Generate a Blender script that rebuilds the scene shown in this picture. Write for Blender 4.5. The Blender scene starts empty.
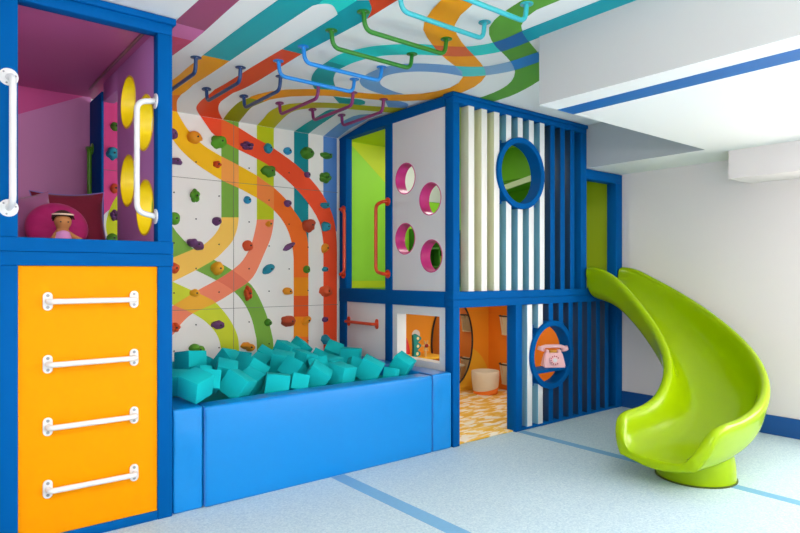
import bpy, bmesh, math, random
from mathutils import Vector, Matrix, noise
random.seed(7)
SC = bpy.context.scene
COL = SC.collection
PI = math.pi

# ------------------------------------------------------------------ materials
def lin(c):
    return tuple((x/12.92 if x <= .04045 else ((x+.055)/1.055)**2.4) for x in c)
def hexc(h):
    h = h.lstrip('#'); return lin(tuple(int(h[i:i+2], 16)/255 for i in (0, 2, 4)))
MATS = {}
def mat(name, h, rough=.5, spec=.5, bump=0, bscale=60, metal=0, coat=0, var=0, vscale=8, sheen=0, emit=0):
    if name in MATS: return MATS[name]
    m = bpy.data.materials.new(name); m.use_nodes = True
    nt = m.node_tree; p = nt.nodes['Principled BSDF']
    c = hexc(h)
    p.inputs['Base Color'].default_value = (*c, 1)
    p.inputs['Roughness'].default_value = rough
    p.inputs['Specular IOR Level'].default_value = spec
    p.inputs['Metallic'].default_value = metal
    p.inputs['Coat Weight'].default_value = coat
    p.inputs['Sheen Weight'].default_value = sheen
    if emit:
        p.inputs['Emission Color'].default_value = (*c, 1); p.inputs['Emission Strength'].default_value = emit
    if bump or var:
        tc = nt.nodes.new('ShaderNodeTexCoord')
        if bump:
            n = nt.nodes.new('ShaderNodeTexNoise'); n.inputs['Scale'].default_value = bscale; n.inputs['Detail'].default_value = 4
            b = nt.nodes.new('ShaderNodeBump'); b.inputs['Strength'].default_value = bump; b.inputs['Distance'].default_value = .01
            nt.links.new(tc.outputs['Object'], n.inputs['Vector']); nt.links.new(n.outputs['Fac'], b.inputs['Height'])
            nt.links.new(b.outputs['Normal'], p.inputs['Normal'])
        if var:
            n2 = nt.nodes.new('ShaderNodeTexNoise'); n2.inputs['Scale'].default_value = vscale; n2.inputs['Detail'].default_value = 3
            mx = nt.nodes.new('ShaderNodeMix'); mx.data_type = 'RGBA'
            mx.inputs[6].default_value = (*[x*(1-var) for x in c], 1); mx.inputs[7].default_value = (*[min(1, x*(1+var)) for x in c], 1)
            nt.links.new(tc.outputs['Object'], n2.inputs['Vector']); nt.links.new(n2.outputs['Fac'], mx.inputs[0])
            nt.links.new(mx.outputs[2], p.inputs['Base Color'])
    MATS[name] = m
    return m

BLUE = mat('blue_paint', '#00569C', .6, spec=.04, bump=.04, bscale=90)
WHITE_WALL = mat('white_wall_paint', '#F0E8E7', .75)
WHITE_CEIL = mat('white_ceiling_paint', '#F4F4F3', .7)
WHITE_PANEL = mat('white_laminate', '#E8E8EA', .4)
WHITE_SLAT = mat('white_slat_paint', '#EAEAE6', .4)
PALE_SLAT = mat('pale_slat_paint', '#E6EAEC', .4)
WHITE_METAL = mat('white_powder_coat', '#E2E4E6', .3, coat=.3)
SCREW = mat('screw_steel', '#9A9DA2', .35, metal=.9)
YELLOW = mat('yellow_laminate', '#F39800', .5, spec=.06)
CLIMB_WHITE = mat('climbing_panel_white', '#F4F1EB', .5)
SEAM = mat('panel_seam_dark', '#7A746C', .8)
BLACK = mat('black_rubber', '#141414', .5)
NAVY_BASE = mat('navy_baseboard', '#0E5298', .4)
GREEN_PLASTIC = mat('lime_gelcoat', '#96B800', .2, spec=.22)
TEAL_FOAM = mat('teal_foam', '#06B6BC', .9, spec=.2, bump=.12, bscale=160)
VINYL = mat('blue_vinyl', '#0482D0', .3, spec=.4, bump=.10, bscale=7)
VINYL_DK = mat('blue_vinyl_seam', '#1B66B4', .5)
LIME_IN = mat('lime_interior', '#A0E634', .55)
LIMEY_IN = mat('lime_yellow_interior', '#D0E208', .55)
OLIVE_IN = mat('green_interior', '#6AAE14', .55)
ORANGE_IN = mat('orange_interior', '#F8A022', .55)
ORANGE_IN2 = mat('deep_orange_interior', '#F08414', .55)
YELLOW_IN = mat('yellow_interior', '#F3BC2E', .55)
PINK_RIM = mat('pink_liner', '#E03A96', .3)
YEL_RIM = mat('yellow_liner', '#FFE000', .35)
MAUVE = mat('mauve_ceiling', '#BE5E96', .35)
ORCHID = mat('orchid_panel', '#CE82BC', .5)
HOTPINK = mat('hot_pink_panel', '#D24A96', .5)
PURPLE_PANEL = mat('purple_panel', '#C488C8', .4)
RED_METAL = mat('red_orange_powder_coat', '#E8481C', .35, coat=.2)
MIRROR = mat('mirror_glass', '#D8D8D4', .03, metal=1)

PAL = {
 'wgreen': '#7DB03E', 'wlime': '#C3CB12', 'wlime2': '#D5DE2E', 'wteal': '#0B8A94', 'wperi': '#5589CE', 'wyel2': '#FFCB58', 'wsalmon': '#FC8C68',
 'wyel': '#FFC40A', 'worange': '#FA7222', 'wamber': '#F59312', 'wred2': '#E85A20', 'wred': '#F8522A', 'wpink': '#E8488E', 'wlimec': '#D9DF14',
 'wpeach': '#FFA64C', 'wred3': '#FA6A2C', 'worange2': '#F88A40', 'wsalmon2': '#F0785A', 'wgold': '#FBB832',
 'cmauve': '#A34A74', 'cpink': '#D873B0', 'ccrim': '#CC4470', 'cteal1': '#0EA4AE', 'cteal2': '#069EAC', 'cteal3': '#10A2A2', 'camber': '#FFA81C',
 'corange': '#F58030', 'corange2': '#FFA414', 'ccyan': '#20D4CC', 'cred': '#EE5028', 'cred2': '#DA4420', 'colive': '#97A012', 'cyel': '#C9C014',
 'cperi': '#78A6D8', 'cperi2': '#8FB4D8', 'cgreen': '#62A436', 'cover1': '#E8693A', 'ccyan2': '#52CCCB', 'cnavy': '#1F6AA8', 'cblue': '#2F86CE',
}
for k, v in PAL.items(): mat(k, v, .5, spec=.2)

# ------------------------------------------------------------------ geometry helpers
def bx(bm, x0, x1, y0, y1, z0, z1, bev=.004, mi=0, seg=2):
    vs = [bm.verts.new((x, y, z)) for x in (x0, x1) for y in (y0, y1) for z in (z0, z1)]
    idx = [(0, 1, 3, 2), (4, 6, 7, 5), (0, 4, 5, 1), (2, 3, 7, 6), (0, 2, 6, 4), (1, 5, 7, 3)]
    fs = [bm.faces.new([vs[i] for i in q]) for q in idx]
    for f in fs: f.material_index = mi
    if bev:
        es = list({e for f in fs for e in f.edges})
        r = bmesh.ops.bevel(bm, geom=es, offset=min(bev, .45*min(x1-x0, y1-y0, z1-z0)), segments=seg, profile=.5, affect='EDGES', clamp_overlap=True)
        for f in r['faces']: f.material_index = mi
    return bm
def box(*a, **k): return bx(bmesh.new(), *a, **k)

def fillet(pts, rad, n=6):
    pts = [Vector(p) for p in pts]; out = [pts[0]]
    for i in range(1, len(pts)-1):
        a, b, c = pts[i-1], pts[i], pts[i+1]
        r = min(rad, (a-b).length*.49, (c-b).length*.49)
        p0 = b+(a-b).normalized()*r; p1 = b+(c-b).normalized()*r
        for k in range(n+1):
            t = k/n; out.append(p0*(1-t)**2+b*2*t*(1-t)+p1*t*t)
    out.append(pts[-1]); return out
def tube(bm, pts, r, seg=12, mi=0, cap=True):
    pts = [Vector(p) for p in pts]; n = len(pts); rings = []
    t0 = (pts[1]-pts[0]).normalized()
    u = t0.orthogonal().normalized()
    for i in range(n):
        t = (pts[min(i+1, n-1)]-pts[max(i-1, 0)]).normalized()
        u = (u-t*u.dot(t)).normalized(); v = t.cross(u)
        rr = r[i] if isinstance(r, (list, tuple)) else r
        rings.append([bm.verts.new(pts[i]+(u*math.cos(2*PI*k/seg)+v*math.sin(2*PI*k/seg))*rr) for k in range(seg)])
    for a, b in zip(rings, rings[1:]):
        for k in range(seg):
            f = bm.faces.new((a[k], a[(k+1) % seg], b[(k+1) % seg], b[k])); f.material_index = mi
    if cap:
        for q in (rings[0], rings[-1]):
            f = bm.faces.new(q); f.material_index = mi
    return bm
def disc(bm, c, ax, r, h, seg=24, mi=0, sx=1, sy=1, up=None):
    """short solid disc with a softened rim; sx/sy stretch it across its own axes"""
    ax = Vector(ax).normalized(); c = Vector(c)
    u = Vector(up) if up else ax.orthogonal().normalized()
    v = ax.cross(u).normalized()
    prof = [(1, 0), (1, .7), (.92, 1)]
    rings = [[bm.verts.new(c+u*math.cos(2*PI*k/seg)*r*p*sx+v*math.sin(2*PI*k/seg)*r*p*sy+ax*h*q) for k in range(seg)] for p, q in prof]
    for a, b in zip(rings, rings[1:]):
        for k in range(seg):
            f = bm.faces.new((a[k], a[(k+1) % seg], b[(k+1) % seg], b[k])); f.material_index = mi
    for q in (rings[0], rings[-1]):
        f = bm.faces.new(q); f.material_index = mi
    return bm
def lathe(bm, prof, c=(0, 0, 0), seg=32, mi=0, M=None, closed=False):
    M = M or Matrix(); rings = []
    c = Vector(c)
    for r, z in prof:
        rings.append([bm.verts.new(M @ Vector((r*math.cos(2*PI*k/seg), r*math.sin(2*PI*k/seg), z))+c) for k in range(seg)])
    pairs = list(zip(rings, rings[1:]))
    if closed: pairs.append((rings[-1], rings[0]))
    for a, b in pairs:
        for k in range(seg):
            f = bm.faces.new((a[k], a[(k+1) % seg], b[(k+1) % seg], b[k])); f.material_index = mi
    if not closed:
        for q in (rings[0], rings[-1]):
            f = bm.faces.new(q); f.material_index = mi
    return bm
def plate(bm, outer, holes, to3d, thick, mi=0):
    """flat board with holes; to3d maps (u, v) to a point, thick is the vector to its other face"""
    es = []
    for loop in [outer]+holes:
        vs = [bm.verts.new(to3d(*p)) for p in loop]
        es += [bm.edges.new((vs[i], vs[(i+1) % len(vs)])) for i in range(len(vs))]
    r = bmesh.ops.triangle_fill(bm, use_beauty=True, use_dissolve=False, edges=es)
    fs = [g for g in r['geom'] if isinstance(g, bmesh.types.BMFace)]
    e = bmesh.ops.extrude_face_region(bm, geom=fs)
    bmesh.ops.translate(bm, verts=[g for g in e['geom'] if isinstance(g, bmesh.types.BMVert)], vec=thick)
    for f in bm.faces: f.material_index = mi
    return bm
def circ(cx, cy, r, n=40): return [(cx+r*math.cos(2*PI*k/n), cy+r*math.sin(2*PI*k/n)) for k in range(n)]
def rect(x0, x1, y0, y1): return [(x0, y0), (x1, y0), (x1, y1), (x0, y1)]
def prism(bm, pts, to3d, thick, mi=0, bev=0):
    a = [bm.verts.new(to3d(*p)) for p in pts]; b = [bm.verts.new(v.co+Vector(thick)) for v in a]
    n = len(pts); fs = [bm.faces.new(a), bm.faces.new(b[::-1])]
    for i in range(n): fs.append(bm.faces.new((a[i], b[i], b[(i+1) % n], a[(i+1) % n])))
    for f in fs: f.material_index = mi
    if bev:
        es = list({e for f in fs[:2] for e in f.edges})
        bmesh.ops.bevel(bm, geom=es, offset=bev, segments=2, affect='EDGES', clamp_overlap=True)
    return bm
def blob(r, sub=3, amp=.2, fr=1.6, seed=0, sc=(1, 1, 1)):
    bm = bmesh.new(); bmesh.ops.create_icosphere(bm, subdivisions=sub, radius=1)
    off = Vector((seed*3.7, seed*1.3, seed*2.1))
    for v in bm.verts:
        d = noise.noise(v.co*fr+off)
        k = r*(1+amp*d)
        v.co = Vector((v.co.x*sc[0]*k, v.co.y*sc[1]*k, v.co.z*sc[2]*k))
    return bm
def pillow(bm, w, h, t, n=18, pinch=.12, M=None, puff=.55):
    M = M or Matrix(); g = [[[None]*(n+1) for _ in range(n+1)] for _ in range(2)]
    for s in (0, 1):
        for i in range(n+1):
            for j in range(n+1):
                u, v = 2*i/n-1, 2*j/n-1
                edge = i in (0, n) or j in (0, n)
                if s == 1 and edge: g[1][i][j] = g[0][i][j]; continue
                th = t*max(0, (1-u*u)*(1-v*v))**puff
                x = w*u*(1-pinch*(1-v*v)*abs(u)); y = h*v*(1-pinch*(1-u*u)*abs(v))
                wr = .012*t*8*noise.noise(Vector((u*3, v*3, s*4+1.3)))*(1-u*u)*(1-v*v)
                g[s][i][j] = bm.verts.new(M @ Vector((x, y, (th if s == 0 else -th)+wr)))
    for s in (0, 1):
        for i in range(n):
            for j in range(n):
                q = (g[s][i][j], g[s][i+1][j], g[s][i+1][j+1], g[s][i][j+1])
                bm.faces.new(q if s == 0 else q[::-1])
    return bm

def obj(name, bm, mats, parent=None, smooth=35, sub=0, origin=None):
    """link the shape as one mesh object; its origin sits at the bottom centre of its own bounds"""
    bmesh.ops.recalc_face_normals(bm, faces=bm.faces)
    xs = [v.co for v in bm.verts]
    lo = Vector((min(c.x for c in xs), min(c.y for c in xs), min(c.z for c in xs)))
    hi = Vector((max(c.x for c in xs), max(c.y for c in xs), max(c.z for c in xs)))
    o3 = Vector(origin) if origin is not None else Vector(((lo.x+hi.x)/2, (lo.y+hi.y)/2, lo.z))
    for v in bm.verts: v.co -= o3
    me = bpy.data.meshes.new(name); bm.to_mesh(me); bm.free()
    for m in (mats if isinstance(mats, (list, tuple)) else [mats]): me.materials.append(m)
    if smooth:
        for p in me.polygons: p.use_smooth = True
        me.set_sharp_from_angle(angle=math.radians(smooth))
    o = bpy.data.objects.new(name, me); COL.objects.link(o)
    w = o3.copy()
    if parent:
        o.parent = parent
        q = parent
        while q: w -= q.location; q = q.parent
    o.location = w
    if sub:
        s = o.modifiers.new('soft', 'SUBSURF'); s.levels = sub; s.render_levels = sub
    return o
def tag(o, label, cat, group=None):
    o['label'] = label; o['category'] = cat
    if group: o['group'] = group
    return o
def thing(name, label, cat, loc, group=None):
    o = bpy.data.objects.new(name, None); COL.objects.link(o); o.location = loc; o.empty_display_size = .1
    return tag(o, label, cat, group)
def struct(name, bm, m, smooth=0):
    o = obj(name, bm, m, smooth=smooth); o['kind'] = 'structure'; return o

# ------------------------------------------------------------------ places (metres; X along the play front, Y into the corner, Z up)
FY, WY = 3.33, 4.90            # front plane of the play structure, climbing wall
ZC, KY, WZ = 2.67, 4.40, 2.586 # ceiling, start of its slope, where slope meets the wall
ZS = 2.275                     # low ceiling
XL, XR, YB = -2.6, 5.47, -3.6  # room
WALL_RIBBONS = {
  'green': ('wgreen', [(2.025, 2.5821), (2.025, 1.7708)], [(2.177, 2.5832), (2.177, 1.7796)], 0),
  'limev': ('wlime', [(2.3431, 2.5821), (2.3431, 1.7702)], [(2.5045, 2.582), (2.5045, 1.7792)], 0),
  'teal': ('wteal', [(2.7044, 2.582), (2.7044, 1.4979)], [(2.8516, 2.5824), (2.8516, 1.5012)], 0),
  'peri': ('wperi', [(3.0114, 2.5829), (3.0114, 1.8493)], [(3.1601, 2.583), (3.1601, 1.6974)], 0),
  'green2': ('wgreen', [(1.4982, 2.1853), (1.5133, 1.9926), (1.5513, 1.8318), (1.6271, 1.6712), (1.6837, 1.6023), (1.7636, 1.521), (1.8701, 1.4588), (1.9795, 1.409), (2.1183, 1.3336), (2.2583, 1.2334), (2.3171, 1.1753), (2.3824, 1.0616), (2.4392, 0.9291), (2.4823, 0.7826), (2.5016, 0.632), (2.5064, 0.016)], [(1.3069, 2.1631), (1.3285, 1.9378), (1.3866, 1.7515), (1.4831, 1.579), (1.5667, 1.4881), (1.6286, 1.4264), (1.7194, 1.3759), (1.8165, 1.3283), (1.9676, 1.2547), (2.0832, 1.1913), (2.1716, 1.1183), (2.2437, 1.0229), (2.2987, 0.9052), (2.3292, 0.778), (2.3431, 0.6615), (2.345, 0.04)], 1),
  'lime2': ('wlime2', [(1.1387, 1.448), (1.3793, 1.3535), (1.6271, 1.2384), (1.7717, 1.1713), (1.8412, 1.1393), (1.9118, 1.1051), (1.9795, 1.0622), (2.0832, 0.9404), (2.1502, 0.8228), (2.177, 0.7248), (2.1805, 0.5722), (2.1805, -0.0201)], [(1.1387, 1.2778), (1.3793, 1.1777), (1.6271, 1.0568), (1.7155, 1.0164), (1.7798, 0.9859), (1.837, 0.9512), (1.8909, 0.9113), (1.954, 0.8473), (1.9966, 0.7787), (2.0163, 0.7111), (2.0224, 0.5861), (2.0224, 0.0051)], 1),
  'yellow2': ('wyel2', [(2.177, 1.7796), (2.1734, 1.7397), (2.1627, 1.68), (2.1236, 1.5807), (2.057, 1.5034), (1.9795, 1.4296), (1.8951, 1.3776), (1.8043, 1.3283), (1.6247, 1.2384), (1.3793, 1.1242), (1.1387, 1.0262)], [(2.0258, 1.7709), (2.0224, 1.7399), (2.0077, 1.687), (1.9676, 1.6249), (1.9202, 1.5762), (1.8784, 1.5422), (1.8247, 1.5154), (1.7677, 1.4906), (1.6286, 1.4303), (1.3793, 1.3229), (1.1387, 1.2186)], 1),
  'salmon': ('wsalmon', [(2.5045, 1.7792), (2.5016, 1.7483), (2.4938, 1.6952), (2.4679, 1.5977), (2.4107, 1.4739), (2.331, 1.3086), (2.2583, 1.2274), (2.136, 1.1527), (1.9795, 1.0647), (1.7863, 0.9832), (1.69, 0.9019), (1.6286, 0.8221), (1.4532, 0.6747), (1.1387, 0.4269)], [(2.3431, 1.7702), (2.3403, 1.7399), (2.331, 1.6963), (2.3097, 1.6094), (2.2803, 1.5227), (2.2256, 1.4319), (2.1805, 1.3804), (2.1007, 1.321), (1.9932, 1.2545), (1.8412, 1.1758), (1.7314, 1.1119), (1.6364, 1.0549), (1.4532, 0.9371), (1.1387, 0.7228)], 1),
  'yellow': ('wyel', [(1.66, 2.588), (1.6955, 2.527), (1.7556, 2.4465), (1.8535, 2.3624), (1.9371, 2.3161), (2.025, 2.2773), (2.177, 2.2194), (2.3357, 2.1534), (2.3543, 2.1441)], [(1.5133, 2.6073), (1.5399, 2.5103), (1.5821, 2.4267), (1.66, 2.3207), (1.7435, 2.2419), (1.8535, 2.1673), (2.025, 2.0805), (2.1895, 2.0218), (2.3543, 1.9514)], 2),
  'orange': ('worange', [(2.3543, 2.1441), (2.4249, 2.1015), (2.5112, 2.0541), (2.6241, 1.9633), (2.7044, 1.8686), (2.7738, 1.7824), (2.8203, 1.6965), (2.8474, 1.5834), (2.8516, 1.4646), (2.8516, 1.2909), (2.8516, 1.268)], [(2.3543, 1.9514), (2.3824, 1.9362), (2.4392, 1.9056), (2.5016, 1.8625), (2.5845, 1.7792), (2.644, 1.6842), (2.6822, 1.5692), (2.6973, 1.4618), (2.7003, 1.3809), (2.7003, 1.291), (2.7003, 1.2685)], 2),
  'or_a': ('wamber', [(2.8516, 1.268), (2.8516, 1.1006)], [(2.7003, 1.2685), (2.7003, 1.104)], 2),
  'or_b': ('wred2', [(2.8516, 1.1006), (2.8516, 0.9103)], [(2.7003, 1.104), (2.7003, 0.9169)], 2),
  'or_c': ('wamber', [(2.8516, 0.9103), (2.8516, 0.7256)], [(2.7003, 0.9169), (2.7003, 0.7353)], 2),
  'or_d': ('worange', [(2.8516, 0.7256), (2.8516, 0.1475)], [(2.7003, 0.7353), (2.7003, 0.167)], 2),
  'red': ('wred', [(2.0379, 2.5824), (2.1007, 2.5621), (2.177, 2.5383), (2.3171, 2.4758), (2.4249, 2.4369), (2.5112, 2.3999), (2.7044, 2.2986), (2.8443, 2.1957), (2.9543, 2.0956), (3.0299, 2.0043), (3.0846, 1.9147), (3.1267, 1.8138), (3.1512, 1.6875), (3.1601, 1.5271), (3.1601, 1.2905), (3.1601, -0.0814)], [(1.8478, 2.5826), (1.8951, 2.5216), (1.954, 2.4524), (2.057, 2.3954), (2.1538, 2.3586), (2.3171, 2.3038), (2.4249, 2.2626), (2.5258, 2.2079), (2.6892, 2.0948), (2.782, 2.017), (2.8589, 1.9362), (2.9393, 1.8311), (2.9865, 1.7271), (3.0081, 1.5978), (3.0114, 1.4303), (3.0114, -0.0592)], 2),
  'pink': ('wpink', [(1.0843, 2.8716), (1.0843, 1.9169), (1.0843, 1.7039)], [(1.2429, 2.9062), (1.2429, 1.9605), (1.1182, 1.728)], 1),
  'limec': ('wlimec', [(1.2429, 1.9305), (1.187, 1.8363), (1.149, 1.7298), (1.1387, 1.6404), (1.1593, 1.5523), (1.1939, 1.4789)], [(1.2926, 1.965), (1.2926, 1.8441), (1.2926, 1.7383), (1.2926, 1.6476), (1.2926, 1.5569), (1.2926, 1.4662)], 2),
}
WALL_OVERLAPS = [('green', 'yellow', 'wpeach'), ('green', 'red', 'wred3'), ('limev', 'orange', 'worange2'), ('limev', 'yellow', 'worange2'), ('green2', 'salmon', 'wsalmon2'), ('green2', 'yellow2', 'wyel2'), ('lime2', 'salmon', 'wgold'), ('lime2', 'yellow2', 'wgold'), ('limev', 'red', 'wred'), ('teal', 'red', 'wred')]
CEILING_RIBBONS = {
  'mauve': ('cmauve', [(1.1371, 0.4523), (1.1371, 1.2003), (1.1371, 1.9263), (1.1371, 2.6523), (1.1315, 3.0209), (1.1269, 3.3423), (1.1316, 3.3722)], [(1.2905, 0.2374), (1.2905, 0.9854), (1.2905, 1.7114), (1.2905, 2.4374), (1.2896, 2.8943), (1.3021, 3.3816), (1.3034, 3.4303)], 0),
  'mauve2': ('cpink', [(1.1316, 3.3722), (1.1211, 3.5763)], [(1.3021, 3.3816), (1.3029, 3.5707)], 0),
  'mauve3': ('ccrim', [(1.1211, 3.5763), (1.0636, 4.7473)], [(1.3029, 3.5707), (1.2566, 4.7116)], 0),
  'teal1': ('cteal1', [(1.4484, 2.3678), (1.4386, 2.7748), (1.4336, 3.2082), (1.4362, 3.7632)], [(1.6077, 2.7213), (1.6066, 2.9001), (1.606, 3.3161), (1.6087, 3.7586)], 1),
  'orange1': ('camber', [(1.4362, 3.7632), (1.442, 4.0434), (1.4497, 4.3827), (1.3997, 4.7199)], [(1.6087, 3.7586), (1.6101, 4.0907), (1.6025, 4.4523), (1.5839, 4.588)], 1),
  'orange1b': ('corange', [(1.3997, 4.7199), (1.3941, 4.7991), (1.4273, 4.8628)], [(1.5839, 4.588), (1.5949, 4.7078), (1.6584, 4.8953)], 1),
  'loop1': ('cteal1', [(1.4484, 2.3678), (1.6026, 2.414), (1.6743, 2.4611), (1.75, 2.5253), (1.756, 2.7161)], [(1.6077, 2.7213), (1.627, 2.6791), (1.6523, 2.653), (1.6891, 2.6546), (1.756, 2.7161)], 0),
  'loop2': ('ccyan', [(1.6142, 2.6341), (1.6361, 2.5531), (1.6792, 2.5117), (1.75, 2.5253)], [(1.6203, 2.6874), (1.6523, 2.653), (1.6891, 2.6546), (1.7527, 2.7109)], 2),
  'teal2': ('cteal2', [(1.75, 2.5253), (1.7527, 2.7109), (1.7681, 2.7788), (1.7733, 3.362)], [(1.7956, 2.4888), (1.8657, 2.5629), (1.9178, 2.6736), (1.9066, 3.3594)], 1),
  'redup': ('cred2', [(1.7956, 2.4888), (1.8657, 2.5629), (1.9178, 2.6736)], [(1.9053, 2.3937), (1.9109, 2.5252), (1.9185, 2.6747)], 2),
  'redup2': ('cred2', [(1.786, -0.1143), (1.786, 0.6337), (1.786, 1.3597), (1.786, 2.0857), (1.7864, 2.3847), (1.7956, 2.4888)], [(1.8804, -0.1899), (1.8804, 0.5581), (1.8804, 1.2841), (1.8804, 2.0101), (1.901, 2.2794), (1.9053, 2.3937)], 3),
  'red': ('cred', [(1.7733, 3.362), (1.7709, 3.7301), (1.7736, 3.9921), (1.7764, 4.2496), (1.7662, 4.4679), (1.7502, 4.6372), (1.7673, 4.7715), (1.85, 4.9061)], [(1.9066, 3.3594), (1.9152, 3.5899), (1.9328, 4.0709), (1.9244, 4.3067), (1.902, 4.4738), (1.8924, 4.6087), (1.9394, 4.7475), (2.0414, 4.9083)], 1),
  'u_teal': ('cteal3', [(2.1041, 3.3664), (2.1237, 3.5351), (2.186, 3.7111), (2.2699, 3.8452), (2.35, 3.9404)], [(2.244, 3.3683), (2.2522, 3.4836), (2.3065, 3.6146), (2.3812, 3.7264), (2.4813, 3.8446)], 1),
  'u_cyan': ('ccyan', [(2.1041, 3.3664), (2.0949, 3.2807), (2.097, 3.2002), (2.1292, 3.0832), (2.1832, 2.9644), (2.2832, 2.8494), (2.3742, 2.7725), (2.4832, 2.7158), (2.6115, 2.6336), (2.6644, 2.5603), (2.6933, 2.4905), (2.703, 2.3749), (2.6939, 2.2664)], [(2.244, 3.3683), (2.2456, 3.3009), (2.2547, 3.2457), (2.2767, 3.1556), (2.3193, 3.069), (2.3925, 2.9857), (2.4899, 2.9077), (2.5979, 2.8412), (2.7032, 2.7705), (2.7885, 2.6796), (2.843, 2.5543), (2.8503, 2.4568), (2.8485, 2.3422)], 1),
  'teal4': ('cteal2', [(2.6939, 2.2664), (2.697, 1.7665), (2.7025, 1.2727), (2.7025, 0.5467), (2.7025, -0.1793), (2.7025, -0.9273)], [(2.8485, 2.3422), (2.8445, 1.6526), (2.8413, 1.206), (2.8413, 0.48), (2.8413, -0.246), (2.8413, -0.994)], 1),
  'or_arc0': ('colive', [(2.0414, 4.9083), (2.0264, 4.8069), (2.0155, 4.6818), (2.0183, 4.5355), (2.0539, 4.4314)], [(2.1799, 4.9066), (2.1637, 4.7736), (2.1466, 4.5979), (2.1636, 4.5211), (2.1911, 4.4449)], 1),
  'or_arc': ('corange2', [(2.0539, 4.4314), (2.0748, 4.3062), (2.1301, 4.1578), (2.2261, 4.0334), (2.4225, 3.8759), (2.5483, 3.8387), (2.7629, 3.7516), (2.891, 3.6688), (2.9951, 3.5854), (3.06, 3.4806), (3.0923, 3.3709), (3.0979, 3.2268), (3.0252, 3.0806), (2.9451, 2.9941), (2.8869, 2.9492), (2.7653, 2.9038), (2.5888, 2.8239), (2.4299, 2.7278), (2.2947, 2.636), (2.2025, 2.5484), (2.137, 2.4267), (2.0758, 2.2643), (1.9981, 2.0346), (1.9981, 1.3086), (1.9981, 0.5826), (1.9981, -0.1654)], [(2.1911, 4.4449), (2.2366, 4.3224), (2.2922, 4.216), (2.4043, 4.1057), (2.5108, 4.0171), (2.6303, 3.9621), (2.8546, 3.8762), (2.9977, 3.8042), (3.1038, 3.7156), (3.2086, 3.5785), (3.2555, 3.38), (3.2187, 3.133), (3.1077, 2.9313), (3.0303, 2.8601), (2.9514, 2.8089), (2.8253, 2.7369), (2.6243, 2.638), (2.4661, 2.5456), (2.3529, 2.454), (2.2835, 2.3495), (2.219, 2.1495), (2.1572, 1.9444), (2.1572, 1.2184), (2.1572, 0.4924), (2.1572, -0.2556)], 2),
  'yel_arc': ('cyel', [(2.3474, 4.909), (2.3319, 4.7528), (2.313, 4.6103), (2.3341, 4.4865), (2.3983, 4.3864), (2.4894, 4.2729), (2.593, 4.1936), (2.7336, 4.1177), (2.9604, 4.0336), (3.2151, 3.9067)], [(2.5093, 4.9094), (2.4902, 4.7665), (2.4764, 4.5963), (2.5024, 4.4869), (2.5729, 4.4162), (2.6291, 4.3606), (2.6933, 4.3092), (2.8195, 4.2472), (3.0512, 4.1573), (3.3356, 4.0532)], 2),
  'tealv': ('cteal3', [(2.7095, 4.9093), (2.7123, 4.7002), (2.7248, 4.5195), (2.7358, 4.3459)], [(2.8565, 4.9084), (2.8457, 4.72), (2.8467, 4.506), (2.8427, 4.2522)], 1),
  'tealblob': ('cteal3', [(2.5478, 4.0043), (2.6558, 3.9865), (2.7596, 3.9453), (2.826, 3.9669)], [(2.7118, 4.1574), (2.767, 4.1244), (2.8417, 4.0908), (2.8671, 4.033)], 1),
  'periv': ('cperi', [(3.0158, 4.9072), (2.9959, 4.7252), (2.9859, 4.5295), (3.0243, 4.3237)], [(3.1647, 4.907), (3.1421, 4.6509), (3.1627, 4.429), (3.1555, 4.1557)], 0),
  'peri_blob': ('cperi', [(2.8866, 3.8015), (3.0355, 3.7882), (3.1394, 3.8148), (3.2086, 3.9118)], [(3.0678, 3.9859), (3.1343, 3.991), (3.1827, 3.9719), (3.2151, 3.9459)], 1),
  'ring': ('cperi', [(2.8333, 3.725), (2.7475, 3.718), (2.6508, 3.693), (2.5704, 3.6494), (2.4907, 3.5658), (2.4595, 3.492), (2.4471, 3.4092), (2.4437, 3.3069), (2.4573, 3.2198), (2.5007, 3.1208), (2.5774, 3.0398), (2.6763, 2.9752), (2.8021, 2.9186)], [(2.9472, 3.6171), (2.8588, 3.6158), (2.7663, 3.5942), (2.6853, 3.5604), (2.6265, 3.5062), (2.589, 3.4386), (2.5713, 3.3748), (2.5804, 3.3078), (2.6089, 3.245), (2.6567, 3.1856), (2.724, 3.1291), (2.8439, 3.0699), (2.9924, 3.0373)], 1),
  'ring2': ('cperi2', [(2.8021, 2.9186), (2.8887, 2.8666), (2.9668, 2.7966), (3.0041, 2.7077), (3.0206, 2.6202), (3.024, 2.407)], [(2.9924, 3.0373), (3.0503, 2.9882), (3.101, 2.9231), (3.1446, 2.8343), (3.1738, 2.727), (3.1691, 2.5225)], 1),
  'sgreen': ('cgreen', [(2.3782, -0.3429), (2.3782, 0.4051), (2.3782, 1.1311), (2.3782, 1.8571), (2.3946, 2.0088), (2.4265, 2.1663), (2.4878, 2.3078), (2.5676, 2.3987), (2.7169, 2.4979), (2.9105, 2.5818), (3.0734, 2.6618), (3.2164, 2.7635), (3.3445, 2.9105), (3.4258, 3.0878), (3.4599, 3.3248), (3.435, 3.5779)], [(2.538, -0.4444), (2.538, 0.3036), (2.538, 1.0296), (2.538, 1.7556), (2.5409, 1.8916), (2.538, 2.0396), (2.5873, 2.1636), (2.6673, 2.2462), (2.7901, 2.3147), (3.0117, 2.4125), (3.1709, 2.488), (3.3394, 2.5994), (3.4661, 2.7414), (3.5687, 2.9891), (3.6175, 3.2089), (3.6035, 3.5759)], 1),
}
CEILING_OVERLAPS = [('u_cyan', 'or_arc', 'cover1'), ('ring', 'or_arc', 'ccyan2'), ('ring2', 'or_arc', 'ccyan2'), ('u_cyan', 'sgreen', 'cnavy'), ('teal4', 'sgreen', 'cnavy'), ('ring2', 'sgreen', 'cblue')]
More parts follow.
